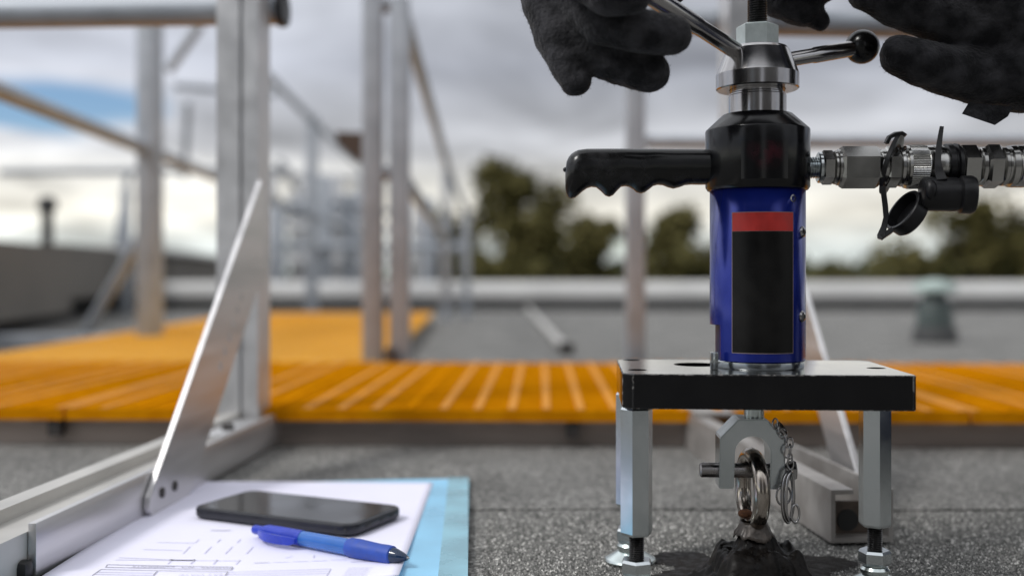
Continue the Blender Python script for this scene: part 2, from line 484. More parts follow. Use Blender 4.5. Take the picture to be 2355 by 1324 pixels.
# far sheet with a slightly wandering edge
xs = np.arange(-9, 9.01, 0.02)
top = []; bot = []
ed = [LAPY + 0.0045 * noise.noise(Vector((x * 5, 0, 0))) + 0.0016 * noise.noise(Vector((x * 40, 2, 0))) - 0.045 * (x - 0.2) * 0.0 for x in xs]
bm = mb.bm
vt = [bm.verts.new((x, y, 0.0017)) for x, y in zip(xs, ed)]
vl = [bm.verts.new((x, y - 0.0004, 0.0004)) for x, y in zip(xs, ed)]
vb = [bm.verts.new((x, 1.2, 0.0032)) for x in xs]
for i in range(len(xs) - 1):
    bm.faces.new((vl[i], vl[i + 1], vt[i + 1], vt[i]))
    bm.faces.new((vt[i], vt[i + 1], vb[i + 1], vb[i]))
fa = bm.verts.new((-9, 12, 0.0032)); fb = bm.verts.new((9, 12, 0.0032))
bm.faces.new([vb[0]] + vb[1:] + [fb, fa])
o = mb.build('roof_sheet', M['roof'], near, smooth=0, recalc=False)

# loose-looking mineral grains where the lens resolves them
def grains():
    n = 70000
    xs = np.random.uniform(-0.06, 0.42, n); ys = np.random.uniform(0.585, 0.86, n)
    keep = np.abs(xs) < 0.53 * ys
    keep &= ~((xs < -0.02))
    for cx_, cy_, rx_, ry_ in ((0.151, 0.680, 0.058, 0.041), (0.117, 0.720, 0.023, 0.019), (0.211, 0.710, 0.021, 0.019)):
        keep &= ((xs - cx_) / rx_) ** 2 + ((ys - cy_) / ry_) ** 2 > np.random.uniform(0.75, 1.25, len(xs))
    xs = xs[keep]; ys = ys[keep]; n = len(xs)
    base = np.array([[1, 0, -0.2], [-0.5, 0.87, -0.2], [-0.5, -0.87, -0.2], [0.15, 0.1, 0.9]])
    fc = np.array([[0, 1, 3], [1, 2, 3], [2, 0, 3]])
    s = np.random.uniform(0.0006, 0.0015, n)
    a = np.random.uniform(0, 2 * PI, n)
    ca, sa = np.cos(a), np.sin(a)
    jit = np.random.uniform(0.7, 1.3, (n, 4, 3))
    b = base[None] * jit
    vx = (b[:, :, 0] * ca[:, None] - b[:, :, 1] * sa[:, None]) * s[:, None] + xs[:, None]
    vy = (b[:, :, 0] * sa[:, None] + b[:, :, 1] * ca[:, None]) * s[:, None] + ys[:, None]
    vz = b[:, :, 2] * s[:, None] * 0.95
    V = np.stack([vx, vy, vz], -1).reshape(-1, 3)
    Fc = (fc[None] + (np.arange(n) * 4)[:, None, None]).reshape(-1, 3)
    me = bpy.data.meshes.new('mineral_grains')
    me.vertices.add(len(V)); me.vertices.foreach_set('co', V.ravel())
    me.loops.add(Fc.size); me.loops.foreach_set('vertex_index', Fc.ravel().astype(np.int32))
    me.polygons.add(len(Fc)); me.polygons.foreach_set('loop_start', np.arange(0, Fc.size, 3, dtype=np.int32))
    me.update(calc_edges=True); me.validate()
    me.materials.append(M['grain'])
    o = bpy.data.objects.new('mineral_grains', me); COL.objects.link(o)
    tag(o, 'grey mineral grains covering the roof felt round the tester feet', 'gravel', kind='stuff')
grains()

def part_box(name, mat, parent, x0, x1, y0, y1, z0, z1, Mx=None, bevel=0.0):
    mb = MB(); mb.box(x0, x1, y0, y1, z0, z1, Mx, bevel)
    return mb.build(name, mat, parent)

# ---- parapet at the far edge
t = empty('parapet_wall', (2.0, 5.55, 0), math.radians(-1.0))
tag(t, 'long low pale grey parapet edging the roof in front of the trees', 'parapet')
part_box('upstand', M['parapet_shade'], t, -4.0, 7.0, 0.02, 0.25, -0.2, 0.055)
part_box('coping', M['parapet'], t, -4.05, 7.05, -0.03, 0.30, 0.055, 0.152, bevel=0.03)

# ---- dark wall on the left running away from the camera
wd = Vector((-0.156, 1.0, 0)).normalized()
wx = Vector((wd.y, -wd.x, 0))
def wall_matrix():
    o = Vector((-1.09, 0, 0))
    return Matrix(((wx.x, wd.x, 0, o.x), (wx.y, wd.y, 0, o.y), (0, 0, 1, 0), (0, 0, 0, 1)))
WM = wall_matrix()
t = empty('plant_enclosure'); t.matrix_world = WM
tag(t, 'dark grey panelled plant enclosure on the left part of the roof', 'enclosure')
part_box('panel', M['wall_dark'], t, -1.2, 0.0, 1.5, 4.20, 0.045, 0.30)
part_box('panel', M['wall_dark'], t, -1.2, -0.03, 4.21, 6.6, 0.095, 0.315)
part_box('panel', M['wall_dark'], t, -1.2, -0.02, 6.61, 10.5, 0.085, 0.32)
part_box('plinth', M['shade_black'], t, -1.1, -0.14, 1.6, 10.4, -0.02, 0.10)  # set-back strip; the shade beneath the panels is put into its colour
part_box('coping', M['parapet'], t, -1.22, 0.03, 5.6, 10.6, 0.32, 0.345)

t = empty('vent_pipe', (P(95, 560, 3.9).x, 3.95, 0.27))
tag(t, 'thin dark vent pipe with a wider cap above the dark enclosure', 'pipe')
mb = MB(); mb.lathe([(0.021, -0.02), (0.021, 0.20)], 16); mb.build('pipe', M['vent_dark'], t)
mb = MB(); mb.lathe([(0.026, 0.16), (0.034, 0.17), (0.034, 0.20), (0.02, 0.215)], 16); mb.build('cap', M['vent_dark'], t)

# ---- mushroom vent on the right
v0 = G(2150, 790)
t = empty('roof_vent', v0)
tag(t, 'dark green roof vent with a pale domed cap, standing on the right', 'vent')
mb = MB(); mb.lathe([(0.062, 0.0), (0.060, 0.035), (0.052, 0.05)], 24); mb.build('base', M['vent_dark'], t)
mb = MB(); mb.lathe([(0.051, 0.05), (0.047, 0.10), (0.034, 0.13)], 24); mb.build('body', M['vent_green'], t)
mb = MB(); mb.lathe([(0.030, 0.13), (0.030, 0.15)], 24); mb.build('neck', M['vent_green'], t)
mb = MB(); mb.lathe([(0.040, 0.143), (0.062, 0.146), (0.060, 0.160), (0.042, 0.174), (0.012, 0.181)], 24); mb.build('cap', M['vent_cap'], t)

# ---- unseen grey blocks added behind the camera to darken metal reflections
t = empty('reflection_block_left', (-1.25, -2.3, 0))
tag(t, 'unseen grey block with a louvred door, added behind the camera for reflections', 'reflection block')
part_box('wall', M['reflection_wall'], t, -1.3, 1.05, -2.0, 0.0, 0.0, 2.15)
part_box('roof', M['parapet'], t, -1.4, 1.1, -2.1, 0.06, 2.152, 2.24)
dr = part_box('door', M['wall_dark'], t, -0.5, 0.4, 0.002, 0.03, 0.02, 1.95)
for k in range(12):
    part_box('louvre', M['aluminium_dull'], dr, -0.4, 0.3, 0.031, 0.05, 0.3 + k * 0.12, 0.37 + k * 0.12)
t = empty('reflection_block_right', (1.75, -2.2, 0))  # second added block; the gap between them makes a bright reflected strip
tag(t, 'large unseen grey block on a dark base, added behind the camera for reflections', 'machine')
part_box('plinth', M['shade_black'], t, -1.2, 1.2, -1.0, -0.05, 0.0, 0.12)
for k in range(3):
    part_box('panel', M['reflection_wall'], t, -1.25 + k * 0.84, -0.42 + k * 0.84, -1.1, 0.0, 0.122, 1.75, bevel=0.01)
part_box('lid', M['parapet'], t, -1.28, 1.28, -1.12, 0.03, 1.752, 1.80)

# ---- pale conduit on the roof
c0 = G(1300, 815); c1 = G(1213, 712)
t = empty('roof_conduit')
tag(t, 'pale conduit running over the roof to a dark end bracket', 'conduit')
mb = MB(); mb.tube([c0 + Vector((0, 0, .014)), c1 + Vector((0, 0, .016))], 0.011, 12); mb.build('pipe', M['pipe_white'], t)
part_box('bracket', M['bolt_dark'], t, c0.x - .016, c0.x + .020, c0.y - .035, c0.y - .002, 0.003, 0.030, bevel=0.003)

# ================================================================== TREES
def tree(name, x, y, zb, top, width, label, n=2600, seed=0, leaf=0.15, shape=1.0, group='trees beyond the parapet', bottom=0.25):
    rnd = random.Random(seed)
    t = empty(name, (x, y, zb))
    tag(t, label, 'tree', group)
    H = top - zb
    mb = MB()
    mb.tube([(0, 0, 0), (0.05 * width, 0, H * 0.3), (0.0, 0.03 * width, H * 0.6), (0.02, 0, H * 0.9)], [0.045 * H * .6, 0.034 * H * .6, 0.02 * H * .6, 0.004 * H], 10)
    clumps = []
    for k in range(15):
        a = rnd.uniform(0, 2 * PI); h = 0.40 + 0.53 * (k + rnd.random()) / 15
        w = width * 0.5 * (1.08 - abs(h - 0.62) * 1.25) * shape
        d = w * rnd.uniform(0.25, 0.78)
        c = Vector((math.cos(a) * d, math.sin(a) * d, H * h))
        clumps.append((c, width * rnd.uniform(0.13, 0.29)))
        if k % 2: clumps.append((c * 1.0 + Vector((rnd.uniform(-1, 1), rnd.uniform(-1, 1), rnd.uniform(-.3, .5))) * width * 0.24, width * rnd.uniform(0.06, 0.11)))
        b = Vector((0, 0, H * (h * 0.6)))
        mb.tube([b, b.lerp(c, 0.5) + Vector((0, 0, -0.05 * H)), c], [0.014 * H, 0.009 * H, 0.003 * H], 6)
    clumps.append((Vector((0, 0, H * 0.9)), width * 0.18))
    for k in range(8):
        a = 2 * PI * k / 8
        clumps.append((Vector((math.cos(a) * width * .32, math.sin(a) * width * .32, H * rnd.uniform(.40, .66))), width * 0.24))
    mb.build('trunk', M['bark'], t)
    bm = bmesh.new()
    for i in range(n):
        c, r = clumps[rnd.randrange(len(clumps))]
        d = Vector((rnd.gauss(0, 1), rnd.gauss(0, 1), rnd.gauss(0, 0.8)))
        d = d.normalized() * r * (rnd.random() ** 0.45)
        p = c + d
        s = leaf * rnd.uniform(0.6, 1.3)
        u = Vector((rnd.gauss(0, 1), rnd.gauss(0, 1), rnd.gauss(0, 1))).normalized()
        w = u.cross(Vector((rnd.gauss(0, 1), rnd.gauss(0, 1), rnd.gauss(0, 1)))).normalized()
        q = [bm.verts.new(p + u * s), bm.verts.new(p + w * s * .55), bm.verts.new(p - u * s), bm.verts.new(p - w * s * .55)]
        bm.faces.new(q)
    me = bpy.data.meshes.new('crown'); bm.to_mesh(me); bm.free()
    me.materials.append(M['leaf'])
    o = bpy.data.objects.new('crown', me); o.parent = t; COL.objects.link(o)
    return t
ZB = -4.5
def tree_px(px0, px1, top, Y, label, seed, name='broadleaf_tree', **kw):
    kw['n'] = int(kw.get('n', 2600) * 1.9)
    a = P(px0, top, Y); b = P(px1, top, Y)
    tree(name, (a.x + b.x) / 2, Y, ZB, a.z, (b.x - a.x) * 1.22, label, seed=seed, **kw)
tree_px(1085, 1300, 355, 24, 'tallest dark tree beyond the parapet, left of the black handle', 1, n=3600)
tree_px(1250, 1450, 478, 27, 'lower dark bushy tree under the black handle', 2, n=3000)
tree_px(1470, 1670, 445, 25, 'dark rounded tree just left of the blue cylinder', 3, n=3000)
tree_px(2140, 2350, 445, 23, 'dark tree behind the hanging rubber caps on the right', 4, n=2600)
tree_px(2270, 2480, 500, 26, 'dark tree cut by the right edge of the photo', 5, n=3000)
tree_px(920, 1090, 470, 30, 'small dark tree seen between the pale posts', 6, n=2400)
tree_px(1655, 1850, 540, 32, 'distant tree hidden behind the blue cylinder', 8, n=2000)
tree_px(1990, 2200, 560, 22, 'low dark green tree behind the pale roof vent', 9, n=2600, leaf=0.14)
tree_px(1855, 2020, 600, 30, 'low distant tree just right of the blue cylinder', 15, n=2000)
tree_px(1000, 1180, 560, 26, 'low dark tree beside the pale posts', 10, n=2400)
tree_px(690, 860, 480, 34, 'far tree glimpsed through the crowded railings', 12, n=2000)
# far-off wood as one mass
rnd = random.Random(5)
bm = bmesh.new()
for i in range(9000):
    x = rnd.uniform(-70, 70); y = rnd.uniform(95, 120)
    hmax = 3.3 + 1.6 * noise.noise(Vector((x * 0.11, 1.0, 0))) + 0.9 * noise.noise(Vector((x * 0.4, 5.0, 0)))
    if x < -2: hmax -= 1.6
    z = ZB + (hmax + 2.8) * rnd.random() ** 0.6
    p = Vector((x, y, z)); s = rnd.uniform(0.3, 0.8)
    u = Vector((rnd.gauss(0, 1), rnd.gauss(0, 1), rnd.gauss(0, 1))).normalized()
    w = u.cross(Vector((rnd.gauss(0, 1), rnd.gauss(0, 1), rnd.gauss(0, 1)))).normalized()
    bm.faces.new([bm.verts.new(p + u * s), bm.verts.new(p + w * s * .6), bm.verts.new(p - u * s), bm.verts.new(p - w * s * .6)])
me = bpy.data.meshes.new('distant_wood'); bm.to_mesh(me); bm.free(); me.materials.append(M['far_leaf'])
o = bpy.data.objects.new('distant_wood', me); COL.objects.link(o)
tag(o, 'low hazy line of distant woodland on the horizon', 'woodland', kind='stuff')

# ================================================================== WALKWAYS
def walkway(name, label, Mx, L0, L1, W, zt, mat, worn, pitch=0.038, panel=1.0, bar_parts=True, th=0.007, deep=0.0135):
    t = empty(name); t.matrix_world = Mx
    tag(t, label, 'walkway')
    me_cache = {}
    x = L0
    while x < L1 - 1e-6:
        x1 = min(x + panel, L1)
        mb = MB()
        n = int(round((x1 - x) / pitch))
        # rim and long bars
        ny = int(round(W / pitch)) * 2
        for j in range(ny + 1):
            y = W * j / ny
            mb.box(x + 0.002, x1 - 0.002, y - th / 2 - .0015, y + th / 2 + .0015, zt - deep, zt - 0.0008)
        p = mb.build('grating_panel', mat, t, smooth=0)
        # cross bars one by one
        for i in range(n + 1):
            if not bar_parts: break
            wornb = worn and random.random() < 0.75
            key = wornb
            if key not in me_cache:
                b2 = MB(); b2.box(-th / 2 - .0006, th / 2 + .0006, -0.0045, W + 0.0045, zt - deep + 0.001, zt + 0.0006)
                ob = b2.build('cross_bar', M['orange_worn'] if wornb else mat, p, smooth=0)
                me_cache[key] = ob.data
            else:
                ob = bpy.data.objects.new('cross_bar', me_cache[key]); ob.parent = p; COL.objects.link(ob)
            ob.location = (x + 0.006 + (x1 - x - 0.012) * i / n, 0, random.uniform(-.0003, .0003))
        x = x1
    return t
ZT = 0.046
WALKM = Matrix.Translation((0, 1.165, 0)) @ Matrix.Rotation(math.radians(-1.6), 4, 'Z')
main = walkway('grating_walkway', 'orange grating walkway lying across the whole roof behind the tester', WALKM, -1.5, 1.5, 0.608, ZT, M['orange'], True)
# its support rails
for y0 in (0.012, 0.29, 0.56):
    part_box('support_rail', M['beam'], main, -1.5, 1.5, y0, y0 + 0.035, 0.0035, ZT - 0.0140)
for x0 in (-1.2, -0.52, 0.06, 0.78):
    part_box('clip', M['bolt_dark'], main, x0, x0 + 0.014, -0.002, 0.0118, 0.014, ZT - 0.0140)
BRM = Matrix.Translation((0, 1.80, 0)) @ Matrix.Rotation(math.radians(2.0 + 90), 4, 'Z')
# branch local x runs away from the camera, local y to the left
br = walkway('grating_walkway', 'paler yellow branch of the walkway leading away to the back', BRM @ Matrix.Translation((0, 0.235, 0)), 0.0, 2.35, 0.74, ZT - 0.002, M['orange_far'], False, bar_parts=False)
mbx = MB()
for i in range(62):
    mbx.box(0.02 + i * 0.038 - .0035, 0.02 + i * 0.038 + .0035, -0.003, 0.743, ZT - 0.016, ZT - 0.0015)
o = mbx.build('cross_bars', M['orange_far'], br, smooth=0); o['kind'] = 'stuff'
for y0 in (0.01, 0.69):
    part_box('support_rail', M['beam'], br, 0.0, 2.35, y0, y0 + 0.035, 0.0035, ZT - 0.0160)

# ================================================================== GUARD RAIL FRAMES
def post_at(t, x, y, w, d, z0, z1, mat=None, lip=True):
    """rounded box post with a shallow slot down its front face"""
    mb = MB()
    mb.box(x - w / 2, x + w / 2, y - d / 2, y + d / 2, z0, z1, bevel=0.003)
    return mb.build('post', mat or M['aluminium'], t)

# --- near left frame
u = Vector((0.068, 1.0, 0)).normalized(); s_ = Vector((u.y, -u.x, 0))
org = Vector((-0.297, 0.658, 0))
LM = Matrix(((s_.x, u.x, 0, org.x), (s_.y, u.y, 0, org.y), (0, 0, 1, 0), (0, 0, 0, 1)))
t = empty('guard_rail_frame'); t.matrix_world = LM
tag(t, 'near aluminium guard rail frame with slanted flat brace beside the paper', 'guard rail', 'near guard rail frames')
mb = MB()
# base rail: hollow box with an upstanding lip
prof = [(-0.050, 0.0035), (-0.0065, 0.0035), (-0.0065, 0.034), (-0.034, 0.034), (-0.034, 0.043), (-0.050, 0.043)]
mb.poly(prof, -0.35, 0.60)
mb.build('base_rail', M['aluminium_mill'], t)
mb = MB(); mb.box(-0.006, -0.0005, 0.0, 0.60, 0.0048, 0.0395, bevel=0.0008); mb.build('side_plate', M['aluminium_plate'], t)
mb = MB(); mb.box(-0.0325, -0.0085, 0.36, 0.475, 0.0345, 0.039, bevel=0.001); mb.build('foot_plate', M['aluminium'], t)
mb = MB(); mb.lathe([(0.0065, 0.0), (0.0065, 0.005)], 6, Matrix.Translation((-0.016, 0.40, 0.0392))); mb.build('bolt', M['bolt_dark'], t)
def c_post(t, xc, yc, w, d, z0, z1):
    """channel post: two flanges and a web, seen as light face, dark slot, warm face"""
    mb = MB()
    a = w / 2; k = 0.004
    pts = [(-a, -d / 2), (a * 0.10, -d / 2), (a * 0.10, -d / 2 + 0.005), (a * 0.28, -d / 2 + 0.005), (a * 0.28, -d / 2 + 0.001), (a, -d / 2 + 0.001), (a, d / 2), (-a, d / 2)]
    A = [mb.bm.verts.new((xc + x, yc + y, z0)) for x, y in pts]
    B = [mb.bm.verts.new((xc + x, yc + y, z1)) for x, y in pts]
    n = len(pts)
    for i in range(n):
        kx = (i + 1) % n
        mb.bm.faces.new((A[i], A[kx], B[kx], B[i]))
    mb.bm.faces.new(B); mb.bm.faces.new(list(reversed(A)))
    return mb.build('post', M['aluminium'], t)
c_post(t, -0.0365, 0.512, 0.046, 0.045, 0.035, 1.05)
# slanted flat brace bolted to the outside of the plate
def brace(t, x0, x1, pts, mat):
    """flat bar: outline in y,z, thickness in x"""
    mb = MB()
    A = [mb.bm.verts.new((x0, y, z)) for y, z in pts]; B = [mb.bm.verts.new((x1, y, z)) for y, z in pts]
    n = len(pts)
    mb.bm.faces.new(A); mb.bm.faces.new(list(reversed(B)))
    for i in range(n):
        k = (i + 1) % n
        mb.bm.faces.new((A[k], A[i], B[i], B[k]))
    bmesh.ops.recalc_face_normals(mb.bm, faces=mb.bm.faces)
    bmesh.ops.bevel(mb.bm, geom=mb.bm.edges[:], offset=0.0006, segments=1, affect='EDGES')
    return mb.build('brace', mat, t)
bx0, bx1 = 0.0002, 0.0055
brace(t, bx0, bx1, [(0.158, 0.012), (0.165, 0.0055), (0.240, 0.0055), (0.452, 0.198), (0.452, 0.284), (0.444, 0.293), (0.160, 0.022)], M['aluminium_plate'])
for yy, zz in ((0.182, 0.021), (0.208, 0.021)):
    mb = MB(); mb.lathe([(0.0042, -0.001), (0.0042, 0.0012), (0.003, 0.0016)], 16, Matrix.Translation((bx1, yy, zz)) @ Matrix.Rotation(PI / 2, 4, 'Y')); mb.build('bolt', M['bolt_dark'], t)
for k in range(6):     # stamped marks in the brace
    yy = 0.318 + 0.012 * k; zz = 0.110 + 0.0125 * k
    mb = MB(); mb.torus(Matrix.Translation((bx1, yy, zz)) @ Matrix.Rotation(PI / 2, 4, 'Y'), 0.0040, 0.0006, 18, 6, 1.0, 0.7); mb.build('stamped_mark', M['aluminium_mill'], t)
mb = MB(); mb.box(-0.0345, -0.0005, -0.012, -0.0005, 0.0035, 0.018, bevel=0.004); mb.build('end_foot', M['plastic_black'], t)
# horizontal tube behind the post
tz = CAMH + 612 * 1.20 / F
mb = MB(); mb.tube([(-1.2, 0.552, tz + 0.004), (-0.008, 0.552, tz)], 0.0175, 20); mb.build('rail_tube', M['aluminium_dull'], t)
mb = MB(); mb.tube([(-0.0078, 0.552, tz), (0.000, 0.552, tz)], [0.0205, 0.0195], 20); mb.build('end_plug', M['plastic_black'], t)

# --- near right frame
u = Vector((-0.085, 1.0, 0)).normalized(); s_ = Vector((u.y, -u.x, 0))
org = Vector((0.228, 0.752, 0))
RM = Matrix(((s_.x, u.x, 0, org.x), (s_.y, u.y, 0, org.y), (0, 0, 1, 0), (0, 0, 0, 1)))
t = empty('guard_rail_frame'); t.matrix_world = RM
tag(t, 'near aluminium guard rail frame whose open base rail ends behind the right tester leg', 'guard rail', 'near guard rail frames')
mb = MB()
# open section: floor, two walls and a top flange
prof = [(0.0, 0.003), (0.046, 0.003), (0.046, 0.0405), (0.0428, 0.0405), (0.0428, 0.0062), (0.0032, 0.0062), (0.0032, 0.0375), (0.0165, 0.0375), (0.0165, 0.0408), (0.0, 0.0408)]
mb.poly(prof, 0.0, 0.43)
mb.build('base_rail', M['aluminium_aged'], t)
mb = MB(); mb.box(0.0036, 0.0424, 0.012, 0.0150, 0.0066, 0.030); mb.build('end_web', M['rail_inside'], t)
mb = MB(); mb.lathe([(0.0078, 0.0), (0.0078, 0.0010)], 20, Matrix.Translation((0.017, 0.0118, 0.0165)) @ Matrix.Rotation(PI / 2, 4, 'X')); mb.build('hole', M['shade_black'], t)
c_post(t, 0.070, 0.430, 0.046, 0.045, 0.003, 1.05)
part_box('foot_plate', M['aluminium_aged'], t, 0.002, 0.0465, 0.38, 0.455, 0.0412, 0.0460, bevel=0.001)
rb_ = brace(t, 0.0, 0.005, [(0.052, 0.010), (0.060, 0.005), (0.112, 0.005), (0.405, 0.262), (0.405, 0.312), (0.390, 0.312), (0.054, 0.020)], M['aluminium_plate'])
rb_.location = (0.0425, 0, 0); rb_.rotation_euler = (0, 0, -math.atan(0.105))
mb = MB(); mb.tube([(-0.020, 0.472, tz - 0.010), (1.2, 0.46, tz - 0.012)], 0.0150, 20); mb.build('rail_tube', M['aluminium_dull'], t)
mb = MB(); mb.tube([(-0.028, 0.472, tz - 0.010), (-0.0202, 0.472, tz - 0.010)], [0.0175, 0.0185], 20); mb.build('end_plug', M['plastic_black'], t)

# --- railings farther off
def railing(name, label, posts, rails, w=0.045, group='far aluminium railings', r=0.019, mat=None, braces=()):
    t = empty(name); tag(t, label, 'guard rail', group)
    mat = mat or M['aluminium_dull']
    for (x, y, z0, z1) in posts:
        post_at(t, x, y, w, w, z0, z1, mat)
    for a, b in rails:
        mb = MB(); mb.tube([a, b], r, 14); mb.build('rail_tube', mat, t)
    for a, b in braces:
        mb = MB(); mb.tube([a, b], r * 0.95, 10); mb.build('brace', mat, t)
    return t
# far side of the main walkway, right
p0 = Vector((0.2175, 1.86, 0))
q = Vector((1.5, 1.80, 0))
railing('far_railing', 'far pale railing left of the blue cylinder with one mid rail running right', [(p0.x, p0.y, 0.003, 0.78), (1.48, 1.80, 0.003, 0.78)],
        [((p0.x + 0.02, p0.y, CAMH + 303 * 1.86 / F), (q.x, q.y, CAMH + 303 * 1.86 / F - 0.004)), ((p0.x + .02, p0.y, 0.775), (q.x, q.y, 0.775))], w=0.033, r=0.0125)
# far side of the main walkway, at the branch
ta = P(858, 828, 1.83); tb = P(920, 828, 1.84)
t = railing('far_railing', 'pair of pale posts at the branch corner with a rail sloping away', [(ta.x, ta.y, 0.003, 1.0), (tb.x, tb.y, 0.003, 0.675), (P(1026, 740, 4.3).x, 4.3, 0.003, 0.62), (P(1072, 740, 4.5).x, 4.5, 0.003, 0.47)],
        [((tb.x, tb.y, 0.668), (P(1035, 400, 4.3).x, 4.3, 0.60)), ((tb.x, tb.y, 0.37), (P(1028, 500, 4.3).x, 4.3, 0.34)), ((ta.x, ta.y, 0.37), (tb.x, tb.y, 0.37)), ((ta.x, ta.y, 0.66), (tb.x, tb.y, 0.665)),
         ((P(1035, 400, 4.3).x, 4.3, 0.60), (P(1072, 480, 4.5).x, 4.5, 0.455))], w=0.034, r=0.0135)
part_box('foot_clamp', M['brown'], t, ta.x + 0.022, tb.x - 0.006, ta.y - 0.02, ta.y + 0.015, ZT - 0.02, ZT + 0.022, bevel=0.004)
bb = P(822, 332, 2.3)
mb = MB(); mb.poly([(-0.045, 0.025), (0.055, 0.022), (0.055, -0.040), (0.0, -0.036), (-0.040, 0.0)], -0.02, 0.02, Matrix.Translation(bb)); mb.build('bracket', M['brown'], t)
# left side of the branch
def lx_(Y): return -0.895 - 0.036 * (Y - 2.6)
t = railing('far_railing', 'long pale railing along the left side of the branch walkway', [(lx_(2.6), 2.6, 0.003, 0.98), (lx_(5.2), 5.2, 0.003, 0.98), (lx_(7.6), 7.6, 0.003, 0.98)],
        [((lx_(1.2) - 0.02, 1.2, 0.515), (lx_(8), 8, 0.47)), ((lx_(3.9), 3.9, 0.965), (lx_(8), 8, 0.94))], w=0.052, r=0.0165,
        braces=[((lx_(2.6) - 0.02, 2.62, 0.30), (P(190, 770, 2.9).x, 2.9, 0.02))])
part_box('base_rail', M['aluminium_dull'], t, lx_(2.6) - 0.50, lx_(2.6) + 0.02, 2.66, 2.72, 0.003, 0.04)
# end of branch and rails beyond
Yb = 6.4
railing('far_railing', 'blurred pale railing crossing behind the end of the branch walkway', [(P(x, 600, Yb).x, Yb + d, 0.003, z) for x, d, z in ((640, 0, 0.62), (742, .1, 0.80), (792, 0.2, 0.70), (985, 0.1, 0.66))],
        [((P(600, 370, Yb).x, Yb, 0.62), (P(835, 370, Yb).x, Yb + .2, 0.64)), ((P(610, 560, Yb).x, Yb, 0.37), (P(1075, 560, Yb).x, Yb + .1, 0.36)),
         ((P(640, 420, Yb).x, Yb, 0.55), (P(830, 450, Yb).x, Yb + 1.5, 0.66))], w=0.075, r=0.026)
Yd = 8.2
railing('far_railing', 'farthest pale railing crossing behind the other railings left of centre', [(P(x, 600, Yd).x, Yd + d, 0.003, z) for x, d, z in ((622, 0, 1.0), (668, .2, 0.86), (700, .1, 1.02), (770, .1, 0.95), (815, .3, 0.9), (960, 0, 0.8))],
        [((P(600, 300, Yd).x, Yd, 0.98), (P(830, 330, Yd).x, Yd + .2, 0.95)), ((P(600, 470, Yd).x, Yd, 0.56), (P(1000, 480, Yd).x, Yd + .1, 0.55)), ((P(600, 560, Yd).x, Yd, 0.30), (P(1000, 560, Yd).x, Yd + .1, 0.30)),
         ((P(640, 330, Yd).x, Yd, 1.1), (P(760, 560, Yd).x, Yd + .4, 0.3))], w=0.085, r=0.030, mat=M['aluminium'])
Yc = 5.0
railing('far_railing', 'leaning pale tubes of a railing behind the left posts', [(P(290, 560, Yc).x, Yc, 0.003, 0.60)],
        [((P(432, 235, Yc).x, Yc, 1.01), (P(408, 400, Yc).x, Yc + .1, 0.66)), ((P(296, 395, Yc).x, Yc, 0.68), (P(268, 560, Yc).x, Yc, 0.33)), ((P(460, 55, 3.4).x, 3.4, 1.0), (P(385, 165, 3.4).x, 3.4, 0.85)),
         ((P(400, 190, Yc).x, Yc, 1.09), (P(600, 185, Yc).x, Yc + .3, 1.10)), ((P(0, 392, Yc).x, Yc, 0.68), (P(640, 372, Yc).x, Yc + .3, 0.72))], w=0.04, r=0.017)

# ================================================================== PAPERWORK
ZP = 0.0036
mb = MB()
fp = [G(475, 1117, ZP), G(1075, 1104, ZP), Vector((-0.0265, 0.60, ZP)), Vector((-0.295, 0.60, ZP))]
A = [mb.bm.verts.new(p) for p in fp]; B = [mb.bm.verts.new(p + Vector((0, 0, 0.0022))) for p in fp]
mb.bm.faces.new(A); mb.bm.faces.new(list(reversed(B)))
for i in range(4):
    k = (i + 1) % 4; mb.bm.faces.new((A[i], A[k], B[k], B[i]))
fo = mb.build('document_folder', M['folder'], smooth=0)
tag(fo, 'light blue plastic folder lying under the white form', 'folder')
mb = MB()
e0 = fp[1]; e1 = fp[2]
d_ = Vector((-0.0175, 0, 0)); zz = Vector((0, 0, 0.0027))
pts = [e0 + d_ + zz + Vector((0, 0.0, 0)), e0 + zz + Vector((0.0012, 0.0005, 0)), e1 + zz + Vector((0.0012, 0, 0)), e1 + d_ + zz]
low = [p - Vector((0, 0, 0.0024)) for p in pts]
A = [mb.bm.verts.new(p) for p in pts]; B = [mb.bm.verts.new(p) for p in low]
mb.bm.faces.new(A); mb.bm.faces.new(list(reversed(B)))
for i in range(4):
    k = (i + 1) % 4; mb.bm.faces.new((A[i], A[k], B[k], B[i]))
mb.build('edge_band', M['folder_band'], fo, smooth=0)

# the form: a gently curled sheet
ZF = ZP + 0.0030
pa = Vector((-0.2915, 0.957, 0)); pb = Vector((-0.0715, 0.954, 0)); pc = Vector((-0.070, 0.650, 0)); pd = Vector((-0.2935, 0.650, 0))
def sheet_z(a, b):
    # a across, b towards the viewer
    z = ZF + 0.0006 * math.sin(a * 5 + b * 2) * 0.5
    z += 0.0035 * max(0, a - 0.90) / 0.10 * max(0, b - 0.55) / 0.45 * 0.8
    return z
def sheet_p(a, b):
    p = pa.lerp(pb, a).lerp(pd.lerp(pc, a), b)
    return Vector((p.x, p.y, sheet_z(a, b)))
mb = MB(); NU, NV = 36, 36
vs = [[mb.bm.verts.new(sheet_p(i / NU, j / NV)) for i in range(NU + 1)] for j in range(NV + 1)]
for j in range(NV):
    for i in range(NU):
        mb.bm.faces.new((vs[j][i], vs[j + 1][i], vs[j + 1][i + 1], vs[j][i + 1]))
form = mb.build('paper_form', M['paper'], smooth=60)
md = form.modifiers.new('thick', 'SOLIDIFY'); md.thickness = 0.0009; md.offset = -1
tag(form, 'white printed inspection form seen upside down under phone and pen', 'paper')
